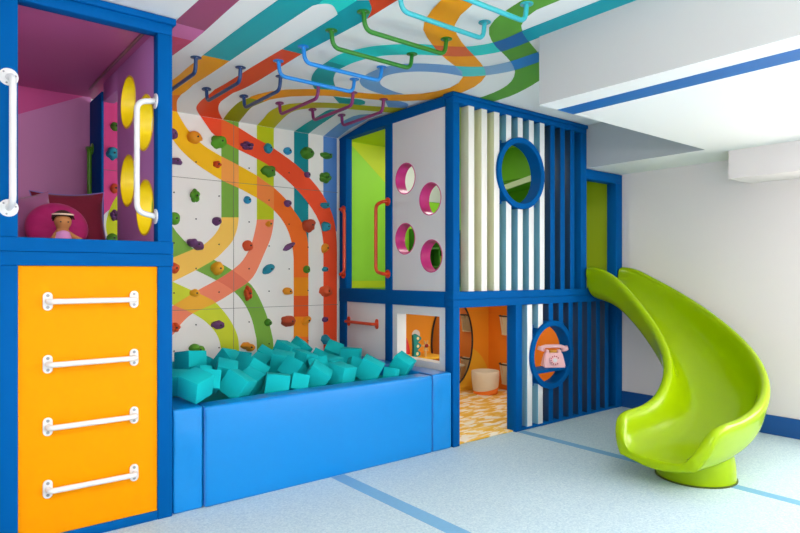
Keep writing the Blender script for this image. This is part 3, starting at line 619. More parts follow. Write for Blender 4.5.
skin_body(dn, de, t, 'body', SKIN)
bm = bmesh.new(); lathe(bm, [(.058, 0), (.052, .03), (.042, .055), (.034, .082), (.02, .092)], (.62, 3.556, 1.432), 24); obj('dress', bm, mat('lilac_cotton', '#C583B8', .9), t, smooth=60)
bm = bmesh.new(); bmesh.ops.create_uvsphere(bm, u_segments=28, v_segments=18, radius=1)
for v in list(bm.verts):
    if v.co.z < .30 + .55*v.co.y*(-1) - (.0 if v.co.y > 0 else .25): bm.verts.remove(v)
for v in bm.verts: v.co = Vector((v.co.x*.056+.62, v.co.y*.052+3.556, v.co.z*.056+1.574))
obj('hair', bm, mat('dark_brown_yarn', '#3A2018', .9, bump=.4, bscale=200), t, smooth=80).modifiers.new('thick', 'SOLIDIFY').thickness = .006
bm = bmesh.new(); tube(bm, [(.62+.047*math.cos(a), 3.556+.044*math.sin(a), 1.606) for a in [PI+k*PI/14 for k in range(15)]], .0045, seg=8)
obj('headband', bm, mat('cream_ribbon', '#E6C9B0', .8), t)
for s in (-1, 1):
    bm = bmesh.new(); bmesh.ops.create_icosphere(bm, subdivisions=2, radius=.004, matrix=Matrix.Translation((.62+s*.017, 3.510, 1.566))); obj('eye', bm, BLACK, t)

# ------------------------------------------------------------------ foam pit
pit = thing('foam_pit', 'blue padded vinyl foam pit between the cabin and the tower', 'foam pit', (2.13, 4.1, 0))
def pad(name, x0, x1, y0, y1, z0, z1, bulge=.008, wr=.004, nx=16, ny=4, nz=8):
    """soft vinyl block with sewn edges and slightly swollen faces"""
    bm = bmesh.new(); bmesh.ops.create_cube(bm, size=2)
    bmesh.ops.subdivide_edges(bm, edges=list(bm.edges), cuts=10, use_grid_fill=True)
    c = Vector(((x0+x1)/2, (y0+y1)/2, (z0+z1)/2)); h = Vector(((x1-x0)/2, (y1-y0)/2, (z1-z0)/2))
    for v in bm.verts:
        q = v.co.copy(); d = Vector((0, 0, 0))
        for i in range(3):
            j, k = (i+1) % 3, (i+2) % 3
            if abs(q[i]) > .999:
                f = (1-abs(q[j])**4)*(1-abs(q[k])**4)
                d[i] += math.copysign(bulge*f, q[i])
                d[i] += wr*f*noise.noise(Vector((q.x*h.x*9+x0*5, q.y*h.y*9, q.z*h.z*5)))
        v.co = Vector((q.x*h.x, q.y*h.y, q.z*h.z))+c+d
    o = obj(name, bm, VINYL, pit, smooth=50)
    b = o.modifiers.new('edge', 'BEVEL'); b.width = .012; b.segments = 3; b.limit_method = 'ANGLE'; b.angle_limit = math.radians(50)
    return o
fp = pad('front_pad', 1.284, 2.972, FY+.002, FY+.15, 0, .56)
lp = pad('side_pad', 1.112, 1.278, FY+.012, 4.88, 0, .565, bulge=.005, wr=.012)
rp = pad('side_pad', 2.978, 3.168, FY+.006, 4.88, 0, .565, bulge=.005, wr=.018)
pad('back_pad', 1.284, 2.972, 4.76, 4.885, 0, .55)
bm = bmesh.new(); bx(bm, 1.284, 2.972, FY+.155, 4.75, 0, .49, bev=.02)
o = obj('foam_base', bm, TEAL_FOAM, pit); o['label'] = 'teal foam filling under the blocks'
for p_, x in ((fp, 1.281), (fp, 2.975)):
    bm = bmesh.new(); tube(bm, [(x, FY+.004, .01), (x, FY+.004, .3), (x, FY+.004, .552), (x, FY+.02, .562), (x-.0+(.0 if x > 2 else 0), FY+.15, .562)], .0045, seg=8)
    obj('seam', bm, VINYL_DK, p_)
def foam(x, y, z, rx, ry, rz, s, label):
    bm = bmesh.new(); k = s/2*.94; bx(bm, -k, k, -k*.97, k*.97, -k*.93, k*.93, bev=.004)
    o = obj('foam_block', bm, TEAL_FOAM, origin=(0, 0, 0)); o.location = (x, y, z); o.rotation_euler = [math.radians(a) for a in (rx, ry, rz)]
    tag(o, label, 'foam block', 'teal foam blocks filling the pit')
for b in BLOCKS: foam(*b)

# ------------------------------------------------------------------ climbing holds
HC = {'purple': '#6E3C74', 'amber': '#F29A12', 'green': '#5AA41E', 'dgreen': '#4A8A1C', 'red': '#DE5220', 'teal': '#1494AC', 'blue': '#229ACB', 'brick': '#B8421C', 'gold': '#F2B018'}
for k, v in HC.items(): mat('hold_'+k, v, .6, bump=.25, bscale=55)
hold_group = 'bolt-on climbing holds on the striped wall'
for i, (x, z, rx, rz, c, shp, label) in enumerate(HOLDS):
    d = min(.075, .55*(rx+rz)); bm = bmesh.new(); sub = 3
    def lump(cx, cz, a, b, dd, amp=.22, fr=1.5, sd=0, rot=0):
        q = blob(1, sub, amp, fr, i*1.7+sd)
        Mr = Matrix.Rotation(rot, 3, 'Y')
        for v in q.verts:
            w = Mr @ Vector((v.co.x*a, v.co.y*dd, v.co.z*b)); v.co = Vector((cx+w.x, min(w.y, 0), cz+w.z))
        me = bpy.data.meshes.new('t'); q.to_mesh(me); q.free(); bm.from_mesh(me); bpy.data.meshes.remove(me)
    if shp == 'knob': lump(0, 0, rx, rz, d*1.1, .16, 1.2)
    elif shp == 'blob': lump(0, 0, rx, rz, d, .30, 1.5)
    elif shp == 'wedge': lump(rx*.15, 0, rx*.85, rz*.85, d*1.2, .35, 1.6); lump(-rx*.35, rz*.15, rx*.6, rz*.65, d*.8, .2, 1.5, 5)
    elif shp == 'tilted': lump(0, 0, max(rx, rz)*1.0, min(rx, rz)*.9, d, .22, 1.4, 0, math.radians(-32 if rx > rz else -62))
    elif shp == 'lobes': lump(-rx*.3, rz*.25, rx*.68, rz*.72, d, .2, 1.5); lump(rx*.35, -rz*.2, rx*.62, rz*.75, d*1.1, .2, 1.5, 9)
    else:
        for k in range(5):
            a = k*2*PI/5+i; lump(.5*rx*math.cos(a), .5*rz*math.sin(a), rx*.5, rz*.5, d*.9, .15, 1.5, k)
    for v in bm.verts: v.co += Vector((x, WY+.001, z))
    t = thing('climbing_hold', label, 'climbing hold', (x, WY+.001, z), hold_group)
    body = obj('grip', bm, MATS['hold_'+c], t, smooth=70)
    yb = min((v.co.y+body.location.y) for v in body.data.vertices if abs(v.co.x+body.location.x) < rx*.45 and abs(v.co.z+body.location.z) < rz*.45)
    bm = bmesh.new(); disc(bm, (x+rx*.12, WY+.001+yb*.93-.004, z), (0, -1, 0), .0075, .006, seg=12)
    obj('bolt', bm, BLACK, t)

# ------------------------------------------------------------------ hanging bars
def ceil_z(y): return ZC if y <= KY else ZC-(y-KY)*slope
BC = {'navy': mat('navy_powder_coat', '#1B447A', .35), 'magenta': mat('magenta_powder_coat', '#8A2A70', .35), 'blue': mat('sky_blue_powder_coat', '#1787DC', .35),
      'green': mat('leaf_green_powder_coat', '#2A7E22', .35), 'cyan': mat('aqua_powder_coat', '#35AEBB', .35)}
def hang(a, b, c, label):
    a, b = Vector((*a, ceil_z(a[1])-.0028)), Vector((*b, ceil_z(b[1])-.0028)); drop = Vector((0, 0, -.094))
    zb = min(a.z, b.z) if abs(a.x-b.x) < .1 else a.z
    t = thing('hanging_bar', label, 'climbing bar', (a+b)/2, 'coloured hanging bars across the ceiling')
    ins = (b-a).normalized()*.012
    bm = bmesh.new(); tube(bm, fillet([a, a+drop+ins, b+drop-ins, b], .06, 8), .0125, seg=14); obj('bar', bm, BC[c], t)
    for p in (a, b):
        bm = bmesh.new(); n = Vector((0, 0, -1))
        if p.y > KY: n = Vector((0, -slope, -1)).normalized()
        disc(bm, p, n, .034, .0045, seg=24); fl = obj('flange', bm, BC[c], t)
        screws(t, [p+n*.0055+Vector((.023*math.cos(k*2.09+.4), .023*math.sin(k*2.09+.4), 0)) for k in range(3)], n, .004)
for x, c, l in [(1.415, 'navy', 'navy hanging bar nearest the cabin, partly hidden by its blue post'), (1.713, 'navy', 'middle of three navy hanging bars, between the orange and red ceiling stripes'),
                (2.006, 'navy', 'navy hanging bar beside the magenta ones, at the olive end of the orange arc'), (2.31, 'magenta', 'magenta hanging bar next to the navy ones'),
                (2.612, 'magenta', 'middle of three magenta hanging bars'), (2.90, 'magenta', 'magenta hanging bar nearest the tower')]:
    hang((x, 4.42), (x, 3.825), c, l)
for y, c, l in [(3.557, 'blue', 'sky blue hanging bar nearest the climbing wall, just before the navy and magenta bars'), (3.238, 'blue', 'sky blue hanging bar next to the green ones'),
                (2.925, 'green', 'green hanging bar next to the sky blue ones'), (2.613, 'green', 'green hanging bar next to the aqua ones'),
                (2.31, 'cyan', 'aqua hanging bar next to the green ones'), (2.02, 'cyan', 'aqua hanging bar nearest the camera, at the top edge of the photo')]:
    hang((1.85, y), (2.44, y), c, l)

# ------------------------------------------------------------------ play tower
tw = thing('play_tower', 'two-storey blue framed play tower with slatted front, portholes and lime and orange rooms', 'play tower', (4.3, 4.1, 0))
def tp(name, bm, m, **k): return obj(name, bm, m, tw, **k)
TX, TR, TE = 3.18, 4.872, 5.462
def topz(y): return min(2.655, ceil_z(y)-.012)
# frame
tp('post', box(TX, 3.247, FY, 3.422, 0, 2.592), BLUE)
tp('post', box(TX, 3.247, 4.083, 4.174, 0, 2.58), BLUE)
tp('post', box(TX, 3.247, 4.773, 4.885, 0, 2.57), BLUE)
tp('post', box(4.783, TR, FY, FY+.09, 1.166, 2.592), BLUE)
tp('post', box(5.353, TE, FY, FY+.10, 0, 2.18), BLUE)
tp('post', box(3.888, 3.967, FY, FY+.10, 0, 1.045), BLUE)
tp('beam', box(TX-.004, TE, FY-.004, FY+.095, 1.105, 1.166), BLUE); tp('beam', box(TX-.004, TE, FY-.004, FY+.095, 1.044, 1.104), BLUE)
tp('beam', box(TX-.004, 3.25, FY+.096, 4.885, 1.044, 1.166), BLUE)
tp('beam', box(TX, TR, FY, FY+.09, 2.592, 2.634), BLUE)
tp('cornice', box(TX-.014, TR+.004, FY-.014, FY+.10, 2.634, 2.665), BLUE)
bm = bmesh.new(); prism(bm, [(FY+.1, 2.58), (4.885, 2.562), (4.885, topz(4.885)), (KY, topz(KY)), (FY+.1, 2.655)], lambda u, v: (TX-.003, u, v), (.075, 0, 0)); tp('beam', bm, BLUE, smooth=0)
tp('beam', box(4.872, TE, FY, FY+.10, 2.18, 2.268), BLUE)
tp('bottom_rail', box(3.967, 5.353, FY+.004, FY+.09, 0, .022), BLUE)
# slats
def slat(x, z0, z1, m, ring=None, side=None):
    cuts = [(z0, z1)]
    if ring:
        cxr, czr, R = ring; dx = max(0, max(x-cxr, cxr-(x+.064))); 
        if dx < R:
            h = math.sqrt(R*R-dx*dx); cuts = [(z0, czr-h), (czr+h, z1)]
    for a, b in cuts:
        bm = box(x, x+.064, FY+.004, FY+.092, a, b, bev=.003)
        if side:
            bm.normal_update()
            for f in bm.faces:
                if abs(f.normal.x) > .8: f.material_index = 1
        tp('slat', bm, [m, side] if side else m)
UR, LR = (3.945, 2.130, .25), (4.352, .602, .25)
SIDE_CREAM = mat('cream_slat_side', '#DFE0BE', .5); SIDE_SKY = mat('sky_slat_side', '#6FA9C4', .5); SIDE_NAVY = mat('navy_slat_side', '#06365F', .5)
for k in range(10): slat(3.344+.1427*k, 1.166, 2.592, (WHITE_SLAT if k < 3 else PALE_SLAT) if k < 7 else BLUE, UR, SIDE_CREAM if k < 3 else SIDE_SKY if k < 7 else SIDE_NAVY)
for k in range(10):
    x = 4.036+.1418*k
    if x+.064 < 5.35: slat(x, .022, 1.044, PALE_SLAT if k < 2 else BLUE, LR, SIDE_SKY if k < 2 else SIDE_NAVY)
RX = Matrix.Rotation(PI/2, 4, 'X')
for (cxr, czr, R) in (UR, LR):
    bm = bmesh.new(); lathe(bm, [(.248, 0), (.248, .11), (.252, .114), (.291, .114), (.295, .11), (.295, 0)], (cxr, FY+.095, czr), 64, M=RX, closed=True)
    tp('porthole_ring', bm, BLUE, smooth=40)
for cxr, czr, spots in ((3.945, 2.130, [(3.692, 3.7715, 1), (3.692, 3.7715, -1), (4.12, 4.199, 1), (4.12, 4.199, -1)]), (4.352, .602, [(4.100, 4.178, 1), (4.100, 4.178, -1), (4.527, 4.603, 1), (4.527, 4.603, -1)])):
    for a, b, s in spots: tp('spacer', box(a, b, FY+.05, FY+.09, czr+s*.225-.035, czr+s*.225+.035), BLUE)
# left face panels
thole = [(3.913, 2.086), (3.605, 1.89), (3.916, 1.59), (3.592, 1.441)]
bm = bmesh.new(); plate(bm, rect(3.422, 4.083, 1.166, 2.578), [circ(a, b, .13) for a, b in thole], lambda u, v: (TX+.012, u, v), Vector((.05, 0, 0))); tp('hole_panel', bm, WHITE_PANEL)
for a, b in thole:
    bm = bmesh.new(); lathe(bm, [(.130, 0), (.130, .10), (.123, .10), (.123, 0)], (TX+.010, a, b), 40, M=RY, closed=True); l = tp('hole_liner', bm, PINK_RIM); l['label'] = 'pink liner of a round hole'
tp('lower_panel', box(TX+.012, TX+.04, 4.174, 4.773, .02, 1.044, bev=.002), WHITE_PANEL)
bm = bmesh.new(); plate(bm, rect(3.422, 4.083, .02, 1.044), [rect(3.497, 4.022, .610, .972)], lambda u, v: (TX+.012, u, v), Vector((.025, 0, 0))); tp('window_panel', bm, WHITE_PANEL, smooth=0)
bm = bmesh.new(); plate(bm, rect(3.488, 4.031, .601, .981), [rect(3.4975, 4.0215, .6105, .9715)], lambda u, v: (TX+.014, u, v), Vector((.095, 0, 0))); tp('window_box', bm, WHITE_SLAT, smooth=0)
rung(tw, 4.303, 4.74, TX+.012, .863, RED_METAL, n=(-1, 0, 0), along=(0, 1, 0), screw=False)
tpn = (-1, 0, 0)
grab(tw, (TX, 4.815, 1.905), (TX, 4.815, 1.295), tpn, [(TX-.045, 4.815, 1.905), (TX-.045, 4.735, 1.885)], [(TX-.045, 4.735, 1.315), (TX-.045, 4.815, 1.295)], RED_METAL, screw=False, fr=.036)
grab(tw, (TX, 4.135, 1.915), (TX, 4.135, 1.300), tpn, [(TX-.045, 4.135, 1.915), (TX-.045, 4.245, 1.895)], [(TX-.045, 4.245, 1.320), (TX-.045, 4.135, 1.300)], RED_METAL, screw=False, fr=.036)
# rooms inside
tp('deck', box(3.25, TE, FY+.096, 4.885, 1.09, 1.164), OLIVE_IN)
bm = bmesh.new(); bx(bm, 3.25, TE, 4.862, 4.886, 1.166, 2.57, bev=0)
prism(bm, [(3.26, 2.565), (4.1, 2.565), (4.1, 1.90)], lambda u, v: (u, 4.8615, v), (0, .002, 0), mi=1)
prism(bm, rect(3.26, TE-.02, 1.167, 1.235), lambda u, v: (u, 4.8612, v), (0, .002, 0), mi=1)
tp('upper_back_wall', bm, [LIME_IN, LIMEY_IN])
bm = bmesh.new(); prism(bm, [(FY+.1, 2.60), (KY, 2.60), (4.885, 2.565), (4.885, 2.573), (KY, 2.625), (FY+.1, 2.625)], lambda u, v: (3.25, u, v), (TR-3.25, 0, 0)); tp('upper_ceiling', bm, LIMEY_IN)
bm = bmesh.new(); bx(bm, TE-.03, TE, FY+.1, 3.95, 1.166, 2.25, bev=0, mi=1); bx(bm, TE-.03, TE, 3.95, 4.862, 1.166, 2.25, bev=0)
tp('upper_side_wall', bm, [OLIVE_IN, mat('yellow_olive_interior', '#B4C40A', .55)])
bm = bmesh.new(); bx(bm, 4.85, TR, FY+.1, 4.862, 2.27, 2.60, bev=0); tp('upper_bulkhead', bm, OLIVE_IN)
tp('low_roof', box(4.872, TE, FY+.1, 4.885, 2.25, 2.27, bev=0), OLIVE_IN)
bm = bmesh.new(); prism(bm, [(4.45, 2.145), (3.80, 2.25), (3.80, 2.305), (4.45, 2.20)], lambda u, v: (4.825, u, v), (.024, 0, 0)); tp('pale_band', bm, mat('pale_green_band', '#DDE6C0', .5))  # sloping pale band beside the bulkhead
bm = bmesh.new(); bx(bm, 3.25, 5.20, 4.862, 4.886, .0, 1.088, bev=0)
def hill(cx, cz, r, mi, y, a0=0, a1=PI, n=24):
    pts = [(cx+r*math.cos(a0+(a1-a0)*k/n), max(.0, cz+r*math.sin(a0+(a1-a0)*k/n))) for k in range(n+1)]
    prism(bm, pts, lambda u, v: (u, y, v), (0, .002, 0), mi=mi)
hill(4.72, .02, .50, 1, 4.8612); hill(3.75, .02, .52, 1, 4.8615); hill(4.107, .667, .055, 2, 4.8608, 0, 2*PI)
tp('lower_back_wall', bm, [ORANGE_IN, YELLOW_IN, WHITE_PANEL])
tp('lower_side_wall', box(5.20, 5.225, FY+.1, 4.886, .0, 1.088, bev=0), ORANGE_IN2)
tp('lower_baseboard', box(3.26, 5.198, 4.850, 4.862, 0, .06, bev=.002), YELLOW_IN)
bm = bmesh.new(); bx(bm, 3.35, 5.19, FY+.25, 4.85, 1.078, 1.089, bev=0); tp('lower_ceiling', bm, WHITE_PANEL)
tp('porthole_shelf', box(4.352-.246, 4.352+.246, FY-.01, FY+.16, .452, .478), BLUE)
tp('toy_shelf', box(3.55, 4.25, 4.52, 4.85, .455, .475), YELLOW_IN)
# upper room fittings
bm = bmesh.new(); bx(bm, 3.74, 4.62, 4.852, 4.86, 2.06, 2.47, bev=.003); tp('mirror_stand_in', bm, WHITE_SLAT)  # plain white sheet added in place of a mirror reflecting the slats
CUB = mat('green_cubby', '#3F8A1E', .5)
bm = bmesh.new()
for x in (4.02, 4.22, 4.42, 4.62): bx(bm, x-.009, x+.009, 4.62, 4.85, 1.166, 1.76, bev=.002)
for z in (1.175, 1.37, 1.56, 1.751): bx(bm, 4.01, 4.63, 4.62, 4.85, z-.009, z+.009, bev=.002)
bx(bm, 4.01, 4.63, 4.84, 4.851, 1.17, 1.76, bev=0); tag(obj('cubby_shelf', bm, CUB), 'green cubby shelf seen through the lowest round hole of the white tower panel', 'shelf')
def ballthing(x, y, z, r, h, label, cat, name):
    bm = bmesh.new(); bmesh.ops.create_icosphere(bm, subdivisions=3, radius=r, matrix=Matrix.Translation((x, y, z+r))); tag(obj(name, bm, mat(name+'_'+h[1:], h, .5), smooth=80), label, cat)
ballthing(4.30, 4.70, 1.379, .055, '#E8E02A', 'yellow toy ball in the green cubby shelf', 'toy ball', 'toy_ball')
ballthing(4.33, 4.70, 1.569, .05, '#F0EFEA', 'white toy ball in the green cubby shelf above the yellow one', 'toy ball', 'toy_ball')

# lower room: rug, mirror, baskets, toys, telephone
def tie_dye():
    m = bpy.data.materials.new('tie_dye'); m.use_nodes = True; nt = m.node_tree; p = nt.nodes['Principled BSDF']
    tc = nt.nodes.new('ShaderNodeTexCoord'); mp = nt.nodes.new('ShaderNodeMapping'); mp.inputs['Rotation'].default_value = (0, 0, .35); mp.inputs['Scale'].default_value = (2.4, 7, 1)
    n = nt.nodes.new('ShaderNodeTexNoise'); n.inputs['Scale'].default_value = 2.2; n.inputs['Detail'].default_value = 4; n.inputs['Distortion'].default_value = .6
    cr = nt.nodes.new('ShaderNodeValToRGB'); e = cr.color_ramp.elements
    e[0].position, e[0].color = .40, (*hexc('#E6B232'), 1); e[1].position, e[1].color = .55, (*hexc('#F6EEDC'), 1)
    k = e.new(.49); k.color = (*hexc('#EFC45A'), 1)
    nt.links.new(tc.outputs['Object'], mp.inputs[0]); nt.links.new(mp.outputs[0], n.inputs['Vector']); nt.links.new(n.outputs['Fac'], cr.inputs[0]); nt.links.new(cr.outputs[0], p.inputs['Base Color'])
    p.inputs['Roughness'].default_value = .8; return m
tag(obj('rug', box(3.26, 5.19, FY+.03, 4.845, .0015, .010, bev=.003), tie_dye()), 'yellow and white streaked rug on the floor of the orange room', 'rug')
t = thing('oval_mirror', 'oval mirror in a thin black frame on the orange back wall', 'mirror', (4.622, 4.85, .08))
bm = bmesh.new(); disc(bm, (4.622, 4.858, .555), (0, -1, 0), 1, .008, seg=64, up=(0, 0, 1), sx=.475, sy=.300); obj('glass', bm, MIRROR, t)
bm = bmesh.new(); tube(bm, [(4.622+.305*math.cos(2*PI*k/64), 4.852, .555+.48*math.sin(2*PI*k/64)) for k in range(65)], .0095, seg=10, cap=False); o = obj('frame', bm, BLACK, t)
t = thing('storage_basket', 'round cream woven basket with an orange base on the rug', 'basket', (4.87, 4.60, .010))
CREAM = mat('cream_weave', '#EADFC8', .9, bump=.5, bscale=140); ORW = mat('orange_weave', '#EE7A22', .9, bump=.5, bscale=140)
bm = bmesh.new(); lathe(bm, [(.128, .005), (.138, .06), (.146, .13), (.150, .19), (.150, .238), (.146, .244), (.141, .238), (.138, .12), (.12, .02)], (4.87, 4.60, .010), 40)
bmesh.ops.recalc_face_normals(bm, faces=bm.faces)
obj('basket_body', bm, CREAM, t, smooth=60)
bm = bmesh.new(); n = 40; lo, hi = [], []
for k in range(n):
    a = 2*PI*k/n; h = .03+.05*(.5+.5*math.cos(a+.2)); r0, r1 = .130, .131+.13*h
    lo.append(bm.verts.new((4.87+r0*math.cos(a), 4.60+r0*math.sin(a), .013))); hi.append(bm.verts.new((4.87+r1*math.cos(a), 4.60+r1*math.sin(a), .013+h)))
for k in range(n): bm.faces.new((lo[k], lo[(k+1) % n], hi[(k+1) % n], hi[k]))
bm.faces.new(lo)
o = obj('orange_base', bm, ORW, t, smooth=60); o['label'] = 'orange dipped base of the basket'; o.modifiers.new('thick', 'SOLIDIFY').thickness = .004
def wall_basket(z0, z1, label):
    t = thing('wall_basket', label, 'basket', (5.12, 4.56, z0), 'slatted baskets hanging on the orange side wall')
    h = z1-z0
    for k in range(11):
        a = PI/2+PI*k/10; bm = bmesh.new()
        c, s = math.cos(a), math.sin(a)
        tube(bm, [(5.185+.03*c, 4.56+.075*s, z0+.01), (5.185+.062*c, 4.56+.105*s, z1-.01)], .0055, seg=6); obj('stave', bm, mat('pale_cane', '#E4D4AC', .7), t)
    for z, a, b, m in ((z0+.01, .032, .075, 'pale_cane'), (z1-.012, .064, .108, 'dark_rim')):
        bm = bmesh.new(); tube(bm, [(5.185+a*math.cos(PI/2+PI*k/20), 4.56+b*math.sin(PI/2+PI*k/20), z) for k in range(21)], .009, seg=8); obj('rim', bm, mat(m, '#3A3226', .6), t)
    bm = bmesh.new(); prism(bm, [(.028*math.cos(PI/2+PI*k/12), .07*math.sin(PI/2+PI*k/12)) for k in range(13)], lambda u, v: (5.185+u, 4.56+v, z0+.004), (0, 0, .008)); obj('bottom', bm, mat('pale_cane', '#E4D4AC', .7), t)
    bm = bmesh.new(); bx(bm, 5.186, 5.199, 4.48, 4.64, z0+.01, z1-.005); obj('back_plate', bm, mat('pale_cane', '#E4D4AC', .7), t)
wall_basket(.62, .845, 'upper of two slatted baskets on the orange side wall beyond the doorway')
wall_basket(.07, .31, 'lower of two slatted baskets on the orange side wall beyond the doorway')
# toys on the shelf behind the square window
t = thing('peaked_toy', 'teal toy with three triangular peaks and pale spots on the shelf behind the square window', 'toy', (3.90, 4.60, .475))
TT = mat('teal_toy', '#128A84', .5)
pts = [(-.045, 0), (.045, .02), (.05, .05), (.005, .075), (.055, .105), (.06, .125), (.01, .15), (.06, .18), (.055, .20), (-.01, .235), (-.045, .225), (-.035, .1)]
bm = bmesh.new(); prism(bm, pts, lambda u, v: (3.90+u, 4.60, .4755+v), (0, .03, 0), bev=.003); obj('toy_body', bm, TT, t)
for u, v in ((.005, .04), (.012, .113), (.012, .19)):
    bm = bmesh.new(); disc(bm, (3.90+u, 4.60, .4755+v), (0, -1, 0), .016, .003, seg=12); obj('spot', bm, mat('pale_spot', '#F0D8A0', .6), t)
t = thing('toy_flower', 'small beige and red toy leaning beside the teal toy with peaks', 'toy', (4.03, 4.62, .475))
bm = bmesh.new()
for k in range(6):
    a = k*PI/3; tube(bm, [(4.03, 4.62, .585), (4.03+.05*math.cos(a), 4.615, .585+.06*math.sin(a))], [.012, .007], seg=8)
tube(bm, [(4.03, 4.62, .4755), (4.03, 4.62, .585)], .012, seg=10); obj('petals', bm, mat('beige_wood', '#D8B070', .6), t)
bm = bmesh.new(); bmesh.ops.create_icosphere(bm, subdivisions=2, radius=.02, matrix=Matrix.Translation((4.03, 4.605, .585))); obj('centre', bm, mat('dark_red', '#9A1E2E', .5), t, smooth=80)
t = thing('toy_feather', 'tall pointed red toy at the left end of the shelf behind the square window', 'toy', (3.765, 4.60, .475))
bm = bmesh.new(); lathe(bm, [(.032, 0), (.038, .05), (.03, .12), (.014, .18), (.002, .205)], (3.765, 4.60, .4755), 20); obj('toy_body', bm, mat('red_toy', '#D0251C', .5), t, smooth=70)
bm = bmesh.new(); lathe(bm, [(.039, 0), (.0395, .012), (.039, .024)], (3.765, 4.60, .50), 20); obj('band', bm, mat('yellow_toy', '#F2C01E', .5), t)

# pink telephone
t = thing('telephone', 'pink rotary toy telephone on the shelf in the lower porthole', 'telephone', (4.465, FY+.07, .478))
PK = mat('pink_plastic', '#F8C4C8', .35); px, py, pz = 4.465, FY+.07, .4785
bm = bmesh.new(); prism(bm, [(-.07, 0), (.06, 0), (.045, .07), (.02, .125), (-.035, .125)][::-1], lambda u, v: (px-.10, py+.0-u*-1*.9, pz+v), (.20, 0, 0), bev=.010)
for v in bm.verts:
    f = (v.co.z-pz)/.125; v.co.x = px+(v.co.x-px)*(1-.22*f)
o = obj('phone_body', bm, PK, t)
nrm = Vector((0, -.95, .30)).normalized(); cen = Vector((px, py-.058, pz+.062))
bm = bmesh.new(); disc(bm, cen, nrm, .047, .008, seg=32); obj('dial', bm, PK, t)
u = Vector((1, 0, 0)); v = nrm.cross(u)
for k in range(10):
    bm = bmesh.new(); a = .6+k*.52; disc(bm, cen+nrm*.0075+(u*math.cos(a)+v*math.sin(a))*.036, nrm, .0068, .002, seg=10); obj('finger_hole', bm, mat('dark_pink', '#B9545E', .5), t)
bm = bmesh.new(); disc(bm, cen+nrm*.0075, nrm, .018, .003, seg=20); obj('dial_centre', bm, WHITE_PANEL, t)
for s in (-1, 1):
    bm = bmesh.new(); bx(bm, px+s*.055-.016, px+s*.055+.016, py-.025, py+.025, pz+.120, pz+.150, bev=.006); obj('cradle', bm, PK, t)
bm = bmesh.new(); bx(bm, px-.03, px+.03, py-.02, py+.02, pz+.122, pz+.146, bev=.003); obj('cradle_bar', bm, mat('brass_bar', '#C08A2E', .35, metal=.6), t)
bm = bmesh.new(); tube(bm, fillet([(px-.105, py, pz+.165), (px-.07, py, pz+.18), (px+.07, py, pz+.18), (px+.105, py, pz+.165)], .03), .017, seg=14)
for s in (-1, 1): disc(bm, (px+s*.100, py, pz+.176), (s*.35, 0, -1), .031, .036, seg=20)
obj('handset', bm, PK, t); t.rotation_euler.z = math.radians(-36)

# ------------------------------------------------------------------ slide
sl = thing('slide', 'glossy lime green curved slide coming down from the tower to the floor', 'slide', (4.3, 2.3, 0))
R_ = 1.12; sx, sy1 = 5.125, 3.02; S1 = FY-.012-sy1; S2 = S1+R_*PI/2; S3 = S2+.53
def centre(s):
    if s < S1: return Vector((sx, FY-.012-s, 0)), Vector((0, -1, 0))
    if s < S2:
        a = (s-S1)/R_; return Vector((sx-R_+R_*math.cos(a), sy1-R_*math.sin(a), 0)), Vector((-math.sin(a), -math.cos(a), 0))
    return Vector((sx-R_-(s-S2), sy1-R_, 0)), Vector((-1, 0, 0))
def interp(tab, s):
    if s <= tab[0][0]: return tab[0][1]
    for i in range(len(tab)-1):
        (a, p), (b, q) = tab[i], tab[i+1]
        if s <= b:
            p0 = tab[max(0, i-1)]; q1 = tab[min(len(tab)-1, i+2)]
            m0 = (q-p0[1])/(b-p0[0]); m1 = (q1[1]-p)/(q1[0]-a); h = b-a; t = (s-a)/h
            return (2*t**3-3*t*t+1)*p+(t**3-2*t*t+t)*h*m0+(-2*t**3+3*t*t)*q+(t**3-t*t)*h*m1
    return tab[-1][1]
FLOOR_T = [(0, 1.125), (.2, 1.07), (.47, .905), (.85, .66), (1.2, .465), (1.6, .30), (1.97, .215), (2.25, .185), (S3, .19)]
INN_T = [(0, .21), (.04, .232), (.2, .24), (.47, .25), (1.2, .27), (1.6, .255), (1.97, .225), (2.2, .222), (S3-.16, .225), (S3-.10, .20), (S3-.05, .13), (S3, .03)]
OUT_T = [(0, .21), (.04, .232), (.2, .24), (.47, .25), (1.2, .28), (1.6, .275), (1.97, .225), (2.2, .20), (S3-.16, .20), (S3-.10, .182), (S3-.05, .12), (S3, .03)]
prof = [(-.262, .93), (-.245, .62), (-.215, .30), (-.150, .07), (-.07, .01), (0, 0), (.07, .01), (.150, .07), (.215, .30), (.245, .62), (.262, .93)]
